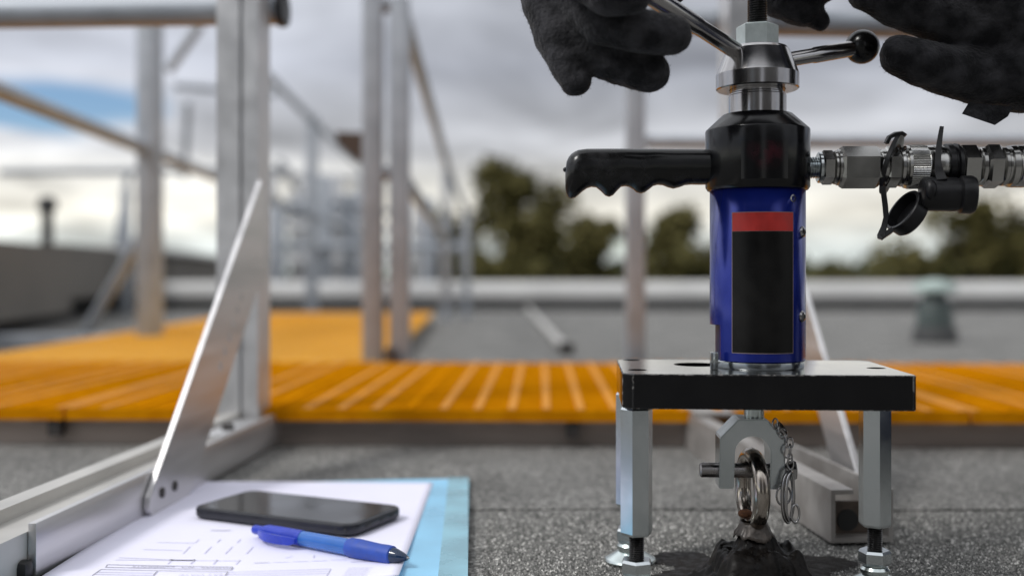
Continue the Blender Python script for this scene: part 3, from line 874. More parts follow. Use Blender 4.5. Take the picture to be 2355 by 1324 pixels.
# printing
mbk = MB(); mpale = MB()
def g_line(mb, a, b, w=0.0005, dz=0.0004):
    """thin printed line between photograph pixels a and b on the sheet"""
    p = G(a[0], a[1], ZF + dz); q = G(b[0], b[1], ZF + dz)
    d = (q - p); n = Vector((-d.y, d.x, 0)).normalized() * w
    mb.bm.faces.new([mb.bm.verts.new(v) for v in (p - n, q - n, q + n, p + n)])
g = g_line
g(mbk, (247, 1297), (535, 1302), .00045); g(mbk, (243, 1303), (532, 1308), .00045); g(mbk, (247, 1297), (243, 1303), .0004); g(mbk, (535, 1302), (532, 1308), .0004)
g(mbk, (232, 1308), (524, 1313), .0004); g(mbk, (524, 1313), (518, 1322), .0004); g(mbk, (232, 1308), (212, 1322), .0004); g(mbk, (362, 1311), (352, 1322), .0004)
g(mpale, (222, 1314), (352, 1316), .0004); g(mpale, (216, 1319), (350, 1321), .0004); g(mpale, (524, 1313), (760, 1306), .0004); g(mpale, (522, 1318), (755, 1311), .0004); g(mpale, (519, 1323), (752, 1316), .0004)
g(mpale, (266, 1286), (550, 1287), .0004); g(mpale, (274, 1281), (400, 1285), .0004)
g(mpale, (390, 1286), (449, 1286), .0014)
for x in (396, 448, 500, 552): g(mpale, (x, 1285), (x - 10, 1295), .0004)
for x in (437, 486, 534, 582): g(mpale, (x, 1255), (x - 16, 1271), .0004)
for x in (458, 507, 553): g(mpale, (x, 1238), (x - 8, 1246), .0004)
g(mpale, (330, 1262), (420, 1264), .0004); g(mpale, (362, 1246), (450, 1247), .0004); g(mpale, (485, 1218), (530, 1218), .0014)
g(mpale, (655, 1281), (672, 1276), .0004); g(mpale, (720, 1280), (722, 1274), .0004)
for k in range(5):
    g(mbk if k < 1 else mpale, (584 + 44 * k, 1292 - 1.6 * k), (584 + 44 * k + 36, 1291.5 - 1.6 * k), .0004)
g(mpale, (806, 1290), (850, 1289), .0005)
g(mpale, (760, 1306), (750, 1323), .0004); g(mpale, (892, 1302), (878, 1323), .0004)
rr = random.Random(3)
for k in range(7):
    y = 1304 + k * 3.0
    x = 800 - k * 2
    while x < 884 - k * 2:
        l = rr.uniform(5, 16)
        g(mpale, (x, y), (x + l, y - .3), .00028); x += l + rr.uniform(1, 2)
mbk.build('printed_lines', M['ink'], form, smooth=0); mpale.build('faint_printed_lines', M['ink_pale'], form, smooth=0)['kind'] = 'stuff'
def print_word(txt, px, py, size, mat):
    cu = bpy.data.curves.new('printed_word', 'FONT'); cu.body = txt; cu.size = size; cu.align_x = 'CENTER'; cu.align_y = 'CENTER'
    tmp = bpy.data.objects.new('printed_word', cu); COL.objects.link(tmp)
    me = bpy.data.meshes.new_from_object(tmp.evaluated_get(bpy.context.evaluated_depsgraph_get()))
    bpy.data.objects.remove(tmp); me.name = 'printed_word'; me.materials.clear(); me.materials.append(mat)
    o = bpy.data.objects.new('printed_word', me); COL.objects.link(o)
    o.parent = form
    o.location = G(px, py, ZF + 0.00045); o.rotation_euler = (0, 0, PI)
print_word('COMMENTS', 353, 1301.2, 0.0050, M['ink']); print_word('N/A', 431, 1302.5, 0.0050, M['ink'])
print_word('FAIL', 476, 1303.4, 0.0050, M['ink']); print_word('PASS', 513, 1304.0, 0.0050, M['ink'])
print_word('TEST', 500, 1319, 0.0062, M['ink_pale']); print_word('DATE', 440, 1320, 0.0062, M['ink_pale'])

# ---- phone
ZS = ZF + 0.0012
ca_ = G(452, 1190, ZS); cb_ = G(812, 1234, ZS); cc_ = G(560, 1140, ZS)
ax = (cb_ - ca_); ax.z = 0; plen = 0.148; ax.normalize(); ay = Vector((-ax.y, ax.x, 0)); pw = 0.073
ph = empty('smartphone'); 
ctr = ca_ + ax * (plen / 2) + ay * (pw / 2) + Vector((-0.0055, 0.001, 0))
ph.matrix_world = Matrix(((ax.x, ay.x, 0, ctr.x), (ax.y, ay.y, 0, ctr.y), (0, 0, 1, ZS), (0, 0, 0, 1)))
tag(ph, 'black smartphone lying face up on the white form', 'phone')
def rrect(l, w, r, n=8):
    out = []
    for cx_, cy_, a0 in ((l / 2 - r, w / 2 - r, 0), (-l / 2 + r, w / 2 - r, PI / 2), (-l / 2 + r, -w / 2 + r, PI), (l / 2 - r, -w / 2 + r, 1.5 * PI)):
        for i in range(n + 1):
            a = a0 + PI / 2 * i / n
            out.append((cx_ + r * math.cos(a), cy_ + r * math.sin(a)))
    return out
mb = MB()
rings = []
for ins, z in ((0.0025, 0.0), (0.0006, 0.001), (0.0, 0.0025), (0.0, 0.0062), (0.0006, 0.0076), (0.0018, 0.0082)):
    rings.append([(x, y, z) for x, y in rrect(plen - 2 * ins, pw - 2 * ins, 0.011 - ins)])
mb.quad_grid(rings); mb.build('phone_case', M['phone_body'], ph)
mb = MB(); rings = [[(x, y, 0.0080) for x, y in rrect(plen - 0.0050, pw - 0.0050, 0.009)], [(x, y, 0.00845) for x, y in rrect(plen - 0.0054, pw - 0.0054, 0.0088)]]
mb.quad_grid(rings); mb.build('screen', M['phone_glass'], ph)
for x0 in (-0.066, 0.058, 0.066):
    mb = MB(); mb.box(x0, x0 + 0.003, -pw / 2 - 0.0002, -pw / 2 + 0.001, 0.003, 0.0055, bevel=0.0004); mb.build('slot', M['plastic_black'], ph)
for y0 in (-0.02, 0.0, 0.014):
    mb = MB(); mb.box(plen / 2 - .001, plen / 2 + 0.0003, y0, y0 + 0.009, 0.003, 0.0058, bevel=0.0004); mb.build('side_button', M['plastic_black'], ph)

# ---- pen
n0 = G(585, 1216, ZF + 0.006); n1 = G(941, 1283, ZF + 0.006)
pen = empty('ballpoint_pen'); dv = n1 - n0; plenn = dv.length
pen.matrix_world = Matrix.Translation(n0) @ dv.to_track_quat('X', 'Z').to_matrix().to_4x4()
tag(pen, 'blue clicker ballpoint pen lying on the form against the phone', 'pen')
X90 = Matrix.Rotation(PI / 2, 4, 'Y')
def pl(prof): return [(r, z * plenn) for r, z in prof]
mb = MB(); mb.lathe(pl([(0.0030, 0.0), (0.0034, 0.01), (0.0034, 0.075), (0.0026, 0.08)]), 24, X90); mb.build('plunger', M['pen_blue'], pen)
mb = MB(); mb.lathe(pl([(0.0040, 0.07), (0.0050, 0.10), (0.0053, 0.20), (0.0054, 0.335)]), 28, X90); mb.build('top_sleeve', M['pen_blue'], pen)
mb = MB(); mb.lathe(pl([(0.0051, 0.336), (0.0053, 0.45), (0.0054, 0.635)]), 28, X90); mb.build('barrel', M['pen_barrel'], pen)
mb = MB(); mb.lathe(pl([(0.0014, 0.336), (0.0016, 0.64)]), 12, X90); mb.build('refill', M['pen_blue'], pen)
prof = [(0.0056, 0.635), (0.0063, 0.65), (0.0066, 0.70), (0.0062, 0.76), (0.0059, 0.82), (0.0061, 0.87), (0.0059, 0.90), (0.0050, 0.905)]
mb = MB(); mb.lathe(pl(prof), 32, X90)
mb.build('grip', M['pen_grip'], pen)
mb = MB(); mb.lathe(pl([(0.0050, 0.905), (0.0046, 0.925), (0.0030, 0.965), (0.0017, 0.985), (0.0014, 0.99)]), 28, X90); mb.build('tip', M['pen_tip'], pen)
mb = MB(); mb.lathe(pl([(0.0011, 0.99), (0.0004, 1.0)]), 12, X90); mb.build('point', M['steel'], pen)
# clip: broad curved blade on the viewer's side
mb = MB()
cp = [(0.06, -0.0040), (0.10, -0.0080), (0.16, -0.0112), (0.24, -0.0120), (0.32, -0.0108), (0.345, -0.0085)]
rings = []
for k, (f_, off) in enumerate(cp):
    hw = (0.0016, 0.0026, 0.0030, 0.0030, 0.0028, 0.0016)[k]; th = 0.0011
    rings.append([Vector((f_ * plenn, off - th, -hw)), Vector((f_ * plenn, off - th, hw)), Vector((f_ * plenn, off + th, hw)), Vector((f_ * plenn, off + th, -hw))])
mb.quad_grid(rings); mb.build('clip', M['pen_blue'], pen, smooth=50)

# ================================================================== THE PULL TESTER
TH = math.radians(-3.7)
AX = Vector((0.1555, 0.667, 0))
T = empty('pull_tester', AX, TH)
tag(T, 'blue and black hydraulic anchor pull tester on three zinc legs', 'pull tester')
TMi = (Matrix.Translation(AX) @ Matrix.Rotation(TH, 4, 'Z')).inverted()
def loc(v): return TMi @ Vector(v)
def zt(py, Y=0.667): return CAMH + (630 - py) * Y / F
def LP(px, py, Y): return loc(P(px, py, Y))

# plate with three screw holes and one large hole (real openings)
def plate():
    c = [LP(1432, 859, 0.6205), LP(2110, 865, 0.6095)]
    x0, x1 = c[0].x, c[1].x
    y0 = (c[0].y + c[1].y) / 2; y1 = y0 + 0.107
    z0, z1 = 0.1155, 0.1362
    bm = bmesh.new()
    ch = 0.006     # chamfered upright corners
    out = [(x0 + ch, y0), (x1 - 0.002, y0), (x1, y0 + 0.002), (x1, y1 - ch), (x1 - ch, y1), (x0 + ch, y1), (x0, y1 - ch), (x0, y0 + ch)]
    holes = []
    for px, py, r in ((1466, 850, 0.0058), (1452, 827.5, 0.0058), (2015, 846, 0.0058), (1603, 838, 0.0150)):
        Y = (CAMH - z1) * F / (py - 630.0)
        p = loc(P(px, py, Y)); holes.append((p.x, p.y, r))
    def ring(pts, z): return [bm.verts.new((x, y, z)) for x, y in pts]
    loops = [out] + [[(hx + r * math.cos(2 * PI * i / 28), hy + r * math.sin(2 * PI * i / 28)) for i in range(28)] for hx, hy, r in holes]
    tops = []
    for z in (z0, z1):
        es = []
        for lp in loops:
            vs = ring(lp, z)
            es += [bm.edges.new((vs[i], vs[(i + 1) % len(vs)])) for i in range(len(vs))]
            tops.append(vs)
        bmesh.ops.triangle_fill(bm, use_beauty=True, use_dissolve=False, edges=es)
    n = len(loops)
    for k in range(n):
        a, b = tops[k], tops[k + n]
        for i in range(len(a)):
            j = (i + 1) % len(a)
            bm.faces.new((a[i], a[j], b[j], b[i]))
    bmesh.ops.recalc_face_normals(bm, faces=bm.faces)
    outer = set(v for v in tops[0] + tops[n])
    es = [e for e in bm.edges if e.verts[0] in outer and e.verts[1] in outer and len(e.link_faces) == 2 and e.calc_face_angle(0) > 0.3]
    rb = bmesh.ops.bevel(bm, geom=es, offset=0.0006, segments=1, affect='EDGES')
    for f in rb['faces']: f.material_index = 1
    me = bpy.data.meshes.new('bridge_plate'); bm.to_mesh(me); bm.free()
    me.polygons.foreach_set('use_smooth', [True] * len(me.polygons)); me.set_sharp_from_angle(angle=math.radians(30))
    me.materials.append(M['plate_black']); me.materials.append(M['worn_edge']); me.materials.append(M['plate_top'])
    for f in me.polygons:
        if f.normal.z > 0.95: f.material_index = 2
    o = bpy.data.objects.new('bridge_plate', me); o.parent = T; COL.objects.link(o)
    return x0, x1, y0, y1
px0, px1, py0, py1 = plate()

def thread(mb, r, z0, z1, pitch, depth, M_=None, segs=28):
    n = int((z1 - z0) / pitch * 6)
    rings = []
    for i in range(n + 1):
        z = z0 + (z1 - z0) * i / n
        ring = []
        for j in range(segs):
            a = 2 * PI * j / segs
            ph_ = (z / pitch - a / (2 * PI)) % 1.0
            rr_ = r - depth * abs(2 * ph_ - 1)
            p = Vector((rr_ * math.cos(a), rr_ * math.sin(a), z))
            ring.append(M_ @ p if M_ is not None else p)
        rings.append(ring)
    mb.quad_grid(rings)

# legs
for (px, Y, rot) in ((1464, 0.634, 12.5), (1449, 0.713, 14), (2012, 0.656, 32)):
    l = loc(((px - 1177.5) / F * Y, Y, 0))
    Ml = Matrix.Translation((l.x, l.y, 0))
    mb = MB(); mb.hexa(0.0099, 0.0384, 0.1153, Ml, math.radians(rot), 0.0016)
    leg = mb.build('leg', M['zinc'], T, smooth=0)
    mb = MB(); thread(mb, 0.0047, 0.010, 0.0395, 0.00125, 0.0008, Ml); mb.build('threaded_stud', M['thread_black'], leg, smooth=30)
    mb = MB(); mb.hexa(0.0098, 0.0146, 0.0236, Ml, math.radians(rot + 12), 0.0016); mb.build('lock_nut', M['zinc'], leg, smooth=0)
    mb = MB(); mb.lathe([(0.0172, 0.0012), (0.0176, 0.0022), (0.0170, 0.0034), (0.0090, 0.0080), (0.0080, 0.0086), (0.0080, 0.0093), (0.0088, 0.0097), (0.0090, 0.0118), (0.0078, 0.0134), (0.0066, 0.0137), (0.0066, 0.0146)], 48, Ml)
    mb.build('swivel_foot', M['zinc_bright'], leg, smooth=28)

# sleeve with a notch at its lower left
RS = 0.0297
zb, zn, ztop = 0.1412, zt(745), zt(430)
FACE = -99.4     # local angle that faces the camera, degrees
def ang(px, r=107.5): return math.radians(FACE) + math.asin(max(-1, min(1, (px - 1740.5) / r)))
a_n = ang(1658)
segs = 120
mb = MB(); bm = mb.bm
zs = [zb, zb + 0.0004, zn, zn + 0.0004, ztop]
grid = {}
for i, z in enumerate(zs):
    for j in range(segs):
        a = a_n + 2 * PI * j / segs
        grid[i, j] = bm.verts.new((RS * math.cos(a), RS * math.sin(a), z))
nj = int(segs * 75 / 360)
for i in range(len(zs) - 1):
    for j in range(segs):
        notch = i < 2 and j >= segs - nj
        if notch: continue
        k = (j + 1) % segs
        bm.faces.new((grid[i, j], grid[i, k], grid[i + 1, k], grid[i + 1, j]))
for v in [v for v in bm.verts if not v.link_faces]: bm.verts.remove(v)
sl_ = mb.build('cylinder_sleeve', M['anodised_blue'], T, smooth=30, recalc=False)
md = sl_.modifiers.new('wall', 'SOLIDIFY'); md.thickness = 0.0022; md.offset = -1
mb = MB(); mb.lathe([(0.0262, 0.138), (0.0262, zt(740))], 64); mb.build('inner_barrel', M['navy_inner'], T)

def patch(name, mat, r, p0, p1, y0, y1, parent, n=24, r_px=107.5):
    a0, a1 = ang(p0, r_px), ang(p1, r_px)
    mb = MB()
    lo_, hi_ = zt(y1, 0.640), zt(y0, 0.640)
    A = []; B = []
    for i in range(n + 1):
        a = a0 + (a1 - a0) * i / n
        A.append(mb.bm.verts.new((r * math.cos(a), r * math.sin(a), lo_))); B.append(mb.bm.verts.new((r * math.cos(a), r * math.sin(a), hi_)))
    for i in range(n):
        mb.bm.faces.new((A[i], A[i + 1], B[i + 1], B[i]))
    return mb.build(name, mat, parent, recalc=False)
patch('label_backing', M['label_edge'], RS + 0.00015, 1685.5, 1817.5, 487, 813, sl_)
patch('label_band', M['label_red'], RS + 0.0003, 1687, 1816.5, 488.5, 531, sl_)
# thin scuffs on the plate's front edge and top
rs_ = random.Random(11)
scm = MB()
for k in range(26):
    x = rs_.uniform(px0 + 0.01, px1 - 0.01); L_ = rs_.uniform(0.0006, 0.006)
    if k % 2:
        z = rs_.choice([0.1358, 0.1354, 0.1350, 0.1160, 0.1163]) + rs_.uniform(-.0004, .0003); dz = rs_.uniform(-.0003, .0003)
        a, b_ = Vector((x, py0 - 0.00012, z)), Vector((x + L_, py0 - 0.00012, z + dz)); n_ = Vector((0, 0, 0.00007))
    else:
        y = rs_.uniform(py0 + .004, py1 - .01); dy_ = rs_.uniform(-.004, .004)
        a, b_ = Vector((x, y, 0.13632)), Vector((x + L_, y + dy_, 0.13632)); n_ = Vector((0, 0.0001, 0))
    scm.bm.faces.new([scm.bm.verts.new(v) for v in (a - n_, b_ - n_ * .3, b_ + n_ * .3, a + n_)])
o = scm.build('scratches', M['scratch'], T, smooth=0); o['kind'] = 'stuff'
patch('label_panel', M['label_black'], RS + 0.0003, 1687, 1816, 532, 811, sl_)
def screw(px, py, r, sunk=False):
    a = ang(px); Y = 0.650
    p = Vector((RS * math.cos(a), RS * math.sin(a), zt(py, 0.645)))
    d = Vector((math.cos(a), math.sin(a), 0))
    Mx = along(p, p + d)
    mb = MB()
    if sunk:
        mb.lathe([(r, -0.001), (r, 0.0003), (r * 0.7, 0.0004), (r * 0.6, -0.0006)], 20, Mx, cap=False)
    else:
        mb.lathe([(r, -0.0005), (r, 0.0004), (r * 0.82, 0.0013), (r * 0.5, 0.0017)], 24, Mx)
    o = mb.build('screw', M['steel'], T)
    mb = MB(); mb.hexa(r * 0.45, -0.0004 if sunk else 0.0016, -0.0002 if sunk else 0.00185, Mx); mb.build('socket', M['shade_black'], o, smooth=0)
screw(1817, 457, 0.0023, True); screw(1838, 533, 0.0036); screw(1837, 728, 0.0036)

# flange under the sleeve and the small block in the notch
mb = MB(); mb.lathe([(0.0277, 0.1363), (0.0281, 0.1369), (0.0281, 0.1405), (0.0276, 0.1411)], 72, Matrix.Translation((0.0008, 0, 0))); mb.build('base_flange', M['zinc'], T)
nb = LP(1642, 832, 0.648)
mb = MB(); mb.box(nb.x - 0.0022, nb.x + 0.0024, nb.y - 0.002, nb.y + 0.003, 0.1363, 0.1470, bevel=0.0005); mb.build('stop_block', M['zinc'], T)

# black head
mb = MB()
mb.lathe([(0.0290, zt(441)), (0.0312, zt(438)), (0.0324, zt(431)), (0.0325, zt(303)), (0.0322, zt(300)), (0.0224, zt(267)), (0.0218, zt(265)), (0.0188, zt(264))], 96)
head = mb.build('cylinder_head', M['anodised_black'], T)
patch('worn_print', M['worn_print'], 0.03262, 1706, 1806, 325, 412, head, r_px=118)
# ram and its lip
mb = MB(); mb.lathe([(0.0181, zt(280)), (0.0181, zt(222)), (0.0176, zt(220)), (0.0176, zt(217)), (0.0172, zt(215)), (0.0172, zt(195))], 72); mb.build('ram', M['steel'], T)
# collar nut: turned part open below
mb = MB()
prof = [(0.0172, zt(186)), (0.0176, zt(207)), (0.0250, zt(207.5)), (0.0259, zt(205)), (0.0259, zt(173)), (0.0255, zt(169)), (0.0199, zt(118)), (0.0186, zt(112)), (0.0130, zt(110))]
mb.lathe(prof, 96, cap=False)
collar = mb.build('collar_nut', M['steel'], T, smooth=12)
# spokes with ball ends
cc = Vector((0, 0, zt(150)))
def spoke(end, r, ball, parent):
    end = Vector(end)
    d = (end - cc).normalized()
    a = cc + d * 0.014
    Mx = along(a, end); Ln = (end - a).length
    mb = MB(); mb.lathe([(r * 0.9, 0), (r * 0.9, Ln * 0.46), (r, Ln * 0.49), (r, Ln)], 28, Mx)
    o = mb.build('spoke', M['steel'], parent)
    if ball:
        mb = MB(); mb.sphere(end + d * 0.008, ball, 32, 20); mb.build('ball_knob', M['rubber'], o, smooth=60)
spoke(LP(1962, 112, 0.700), 0.0053, 0.0113, T)
spoke(LP(1478, -22, 0.610), 0.0058, 0.0113, T)
# hex nut and spindle
mb = MB(); mb.hexa(0.0131, zt(114), zt(59), None, math.radians(FACE + 26), 0.0010); mb.build('spindle_nut', M['zinc_pale'], T, smooth=0)
mb = MB(); thread(mb, 0.0063, zt(66), 0.46, 0.00150, 0.0008); mb.build('threaded_spindle', M['thread_black'], T, smooth=30)

# grip handle
def handle():
    topy = [(1640, 345), (1600, 344), (1400, 342.5), (1350, 343), (1330, 345.5), (1316, 352), (1306, 364), (1301, 380), (1299, 400), (1299, 425)]
    bot = {1640: 424, 1610: 425, 1590: 424.5, 1575: 426, 1562: 431, 1549: 434, 1537: 431, 1525: 426, 1513: 425, 1502: 428, 1492: 436, 1482: 443, 1474: 445, 1465: 443, 1457: 436, 1447: 430, 1438: 428, 1428: 430, 1419: 439, 1410: 449, 1401: 453, 1392: 450, 1382: 440, 1371: 431, 1360: 430, 1350: 433, 1340: 440, 1331: 448, 1322: 455, 1314: 457, 1308: 455, 1303: 448, 1300: 436}
    xs_ = sorted(bot, reverse=True)
    tx = [p[0] for p in topy][::-1]; ty = [p[1] for p in topy][::-1]
    rings = []
    mb = MB()
    c0 = LP(1740, 385, 0.667)
    for x in xs_:
        t_ = float(np.interp(x, tx, ty)); b_ = bot[x]
        if x <= 1303: t_ = float(np.interp(x, [1300, 1303], [396, 372]))
        Y = 0.667 + (1740 - x) * 0.667 / F * 0.0646
        w = loc(P(x, 385, Y))
        zc_ = CAMH - ((t_ + b_) / 2 - 630) * Y / F; hz = (b_ - t_) / 2 * Y / F
        hy = 0.0112 * (1.0 if x > 1330 else math.sqrt(max(0.10, 1 - ((1330 - x) / 32.0) ** 2)))
        bump = max(0.0, (b_ - 425) / 30.0)
        ring = []
        for j in range(28):
            a = 2 * PI * j / 28
            ca, sa = math.cos(a), math.sin(a)
            e_ = 0.75
            cx_ = math.copysign(abs(ca) ** e_, ca); sx_ = math.copysign(abs(sa) ** e_, sa)
            wy = hy * (1 - 0.35 * bump * max(0, -sx_))
            ring.append((w.x, cx_ * wy, zc_ + sx_ * hz))
        rings.append(ring)
    mb.quad_grid(rings)
    o = mb.build('grip_handle', M['rubber'], T, smooth=75)
    # collar where it meets the head
    c = LP(1640, 385, 0.672)
    mb = MB(); mb.lathe([(0.0118, -0.008), (0.0122, 0.0), (0.0122, 0.0035), (0.0108, 0.0045)], 32, along((c.x + 0.004, 0, c.z), (c.x - 1, 0, c.z))); mb.build('grip_collar', M['rubber'], o)
    mb = MB(); e1_ = LP(1299, 390, 0.674); mb.sphere((e1_.x + .0003, 0, e1_.z), 0.0016, 10, 8); mb.build('grip_nub', M['rubber'], o)
handle()

# ---- coupling and hose on the right
def lx(px):
    k = (px - 1177.5) / F
    return (k * 0.667 - 0.1555) / (0.998 + 0.0645 * k)
ZC = CAMH + 246 * 0.660 / F
CM = Matrix.Translation((0, 0, ZC)) @ Matrix.Rotation(PI / 2, 4, 'Y')     # local z -> tester x
PXM = 0.000270
def turned(name, mat, prof, parent, segs=44, smooth=30):
    mb = MB(); mb.lathe([(r * PXM, lx(p)) for p, r in prof], segs, CM); return mb.build(name, mat, parent, smooth=smooth)
def hexed(name, mat, p0, p1, r, rot, parent, c=0.0009):
    mb = MB(); mb.hexa(r * PXM * 1.12, lx(p0), lx(p1), CM, math.radians(rot), c); return mb.build(name, mat, parent, smooth=0)
mb = MB(); thread(mb, 25.5 * PXM, lx(1855), lx(1900), 0.00150, 0.0009, CM); cp_ = mb.build('hydraulic_coupling', M['zinc'], T, smooth=30)
CS = M['coupling_steel']
turned('shoulder', M['zinc'], [(1880, 33), (1882, 36), (1888, 36), (1890, 32)], cp_)
hexed('lock_nut', CS, 1889, 1916, 36, 8, cp_)
turned('washer', CS, [(1916, 36), (1917, 39), (1921, 40), (1923, 37), (1925, 42), (1930, 42)], cp_)
hexed('hex_body', CS, 1929, 2021, 44, 5, cp_, 0.0022)
turned('neck', CS, [(2019, 39), (2023, 42), (2034, 42), (2036, 38)], cp_)
hexed('hex_fitting', CS, 2034, 2066, 43, 5, cp_, 0.0012)
turned('seal_ring', CS, [(2064, 37), (2066, 44), (2072, 46), (2075, 41), (2078, 41), (2080, 49), (2086, 50)], cp_)
# knurled sleeve
mb = MB(); n1_, n2_ = 26, 120; rings = []
for i in range(n1_ + 1):
    x = lx(2086 + 39 * i / n1_)
    ring = []
    for j in range(n2_):
        a = 2 * PI * (j + 0.5 * (i % 2)) / n2_
        rr_ = 51 * PXM - (0.00042 if j % 2 else 0.0)
        ring.append(CM @ Vector((rr_ * math.cos(a), rr_ * math.sin(a), x)))
    rings.append(ring)
mb.quad_grid(rings); mb.build('knurled_sleeve', CS, cp_, smooth=0)
turned('release_sleeve', CS, [(2124, 48), (2127, 50), (2140, 50), (2141, 48), (2143, 48), (2144, 51), (2160, 51), (2166, 48), (2176, 48)], cp_)
turned('rubber_ring', M['cap_rubber'], [(2168, 46), (2172, 53), (2184, 54), (2187, 49), (2190, 49), (2193, 54), (2200, 53), (2206, 43)], cp_)
hexed('hex_fitting', CS, 2204, 2246, 45, 12, cp_, 0.0012)
turned('collar', CS, [(2246, 40), (2250, 45), (2258, 45), (2262, 38)], cp_)
hexed('hex_fitting', CS, 2261, 2300, 46, 16, cp_, 0.0018)
turned('ferrule', CS, [(2298, 38), (2301, 45), (2308, 45), (2311, 41), (2316, 41), (2318, 48), (2330, 49), (2334, 46), (2337, 49), (2352, 49), (2357, 46), (2360, 49), (2400, 49), (2410, 40)], cp_)
hs = [(lx(2400) + k * 0.03, -0.0 - 0.006 * k, ZC - 0.0009 * k * k * 1.6) for k in range(0, 10)]
mb = MB(); mb.tube([Vector(p) for p in hs], 0.0095, 20); mb.build('hose', M['rubber'], cp_)

# dust caps hanging from the coupling
def strap(parent, pts, w, th, up):
    """flat strap: width w along 'up', thickness th"""
    mb = MB(); pts = [Vector(p) for p in pts]; rings = []
    for i, p in enumerate(pts):
        tdir = (pts[min(i + 1, len(pts) - 1)] - pts[max(i - 1, 0)]).normalized()
        a = Vector(up); a = (a - tdir * a.dot(tdir)).normalized(); n_ = tdir.cross(a)
        ww = w[i] if isinstance(w, list) else w
        rings.append([p + a * ww + n_ * th, p - a * ww + n_ * th, p - a * ww - n_ * th, p + a * ww - n_ * th])
    mb.quad_grid(rings); return mb.build('strap', M['cap_rubber'], parent, smooth=50)
# tilted rubber ring round the coupling (leans to the right at the top)
c = LP(2058, 374, 0.655)
tiltM = Matrix.Translation((c.x, 0.0, c.z)) @ Matrix.Rotation(math.radians(-28), 4, 'Z') @ Matrix.Rotation(math.radians(90 + 17), 4, 'Y')
mb = MB()
rings = []
for i in range(48):
    a = 2 * PI * i / 48
    R1, R2 = 47 * PXM, 57 * PXM
    ex = 0.0045 * (max(0, math.cos(a)) ** 6 + max(0, -math.cos(a)) ** 6)
    ca, sa = math.cos(a), math.sin(a)
    rings.append([tiltM @ Vector((ca * R1, sa * R1, -0.0013)), tiltM @ Vector((ca * (R2 + ex), sa * (R2 + ex), -0.0013)), tiltM @ Vector((ca * (R2 + ex), sa * (R2 + ex), 0.0013)), tiltM @ Vector((ca * R1, sa * R1, 0.0013))])
rings.append(rings[0])
mb.quad_grid(rings, True, False, False)
bmesh.ops.remove_doubles(mb.bm, verts=mb.bm.verts, dist=1e-6)
cap1 = mb.build('dust_cap', M['cap_rubber'], T, smooth=40)
# hanging arched lug on top of the ring
strap(cap1, [LP(2038, 330, 0.655), LP(2045, 316, 0.655), LP(2060, 308, 0.655), LP(2075, 306, 0.655), LP(2083, 312, 0.654)], 0.0016, 0.0011, (0, 1, 0.3))
strap(cap1, [LP(2031, 428, 0.642), LP(2033, 450, 0.642), LP(2036, 475, 0.643), LP(2038, 500, 0.644), LP(2033, 522, 0.645), LP(2026, 543, 0.645), LP(2023, 550, 0.645)], [0.0016, 0.0015, 0.0015, 0.0015, 0.0016, 0.0022, 0.0012], 0.0011, (1, -0.5, 0.1))
# the cap: shallow open cup, tilted
cc1 = LP(2084, 489, 0.650)
dirn = (Matrix.Rotation(-TH, 3, 'Z') @ Vector((-0.85, -0.16, 0.52))).normalized()     # mouth of the cup faces left and towards the camera
Mx = along(cc1, cc1 + dirn)
mb = MB(); mb.lathe([(0.0, -0.0060), (0.0128, -0.0060), (0.0140, -0.0045), (0.0142, 0.0030), (0.0136, 0.0036), (0.0122, 0.0036), (0.0120, 0.0026), (0.0118, -0.0030), (0.0, -0.0032)], 44, Mx, cap=False)
bmesh.ops.remove_doubles(mb.bm, verts=mb.bm.verts, dist=1e-6)
mb.build('cup', M['cap_rubber'], cap1, smooth=30)
strap(cap1, [LP(2050, 530, 0.6465), LP(2038, 538, 0.6455), LP(2027, 546, 0.645)], [0.0026, 0.0020, 0.0022], 0.0015, (0.3, -1, 0.5))
# second cap: rubber cup hanging below with an upright strap
c2 = LP(2180, 447, 0.640)
Mx = Matrix.Translation(c2) @ Matrix.Rotation(math.radians(-6), 4, 'Z') @ Matrix.Rotation(math.radians(92), 4, 'Y')
mb = MB(); mb.lathe([(0.0080, -0.0160), (0.0098, -0.0150), (0.0104, -0.0110), (0.0104, 0.0040), (0.0098, 0.0062), (0.0115, 0.0072), (0.0118, 0.0128), (0.0108, 0.0152), (0.0080, 0.0156), (0.0060, 0.0120)], 40, Mx)
cap2 = mb.build('dust_cap', M['cap_rubber'], T, smooth=35)
strap(cap2, [LP(2166, 292, 0.648), LP(2163, 310, 0.647), LP(2159, 340, 0.645), LP(2157, 370, 0.643), LP(2160, 395, 0.640), LP(2166, 415, 0.634)], [0.0012, 0.0014, 0.0017, 0.0018, 0.0024, 0.0030], 0.0010, (1, -0.3, 0))
mb = MB(); k0 = LP(2140, 437, 0.634); mb.sphere(k0, 0.0048, 16, 10, (0.8, 0.9, 1.3)); mb.build('cap_lug', M['cap_rubber'], cap2, smooth=60)

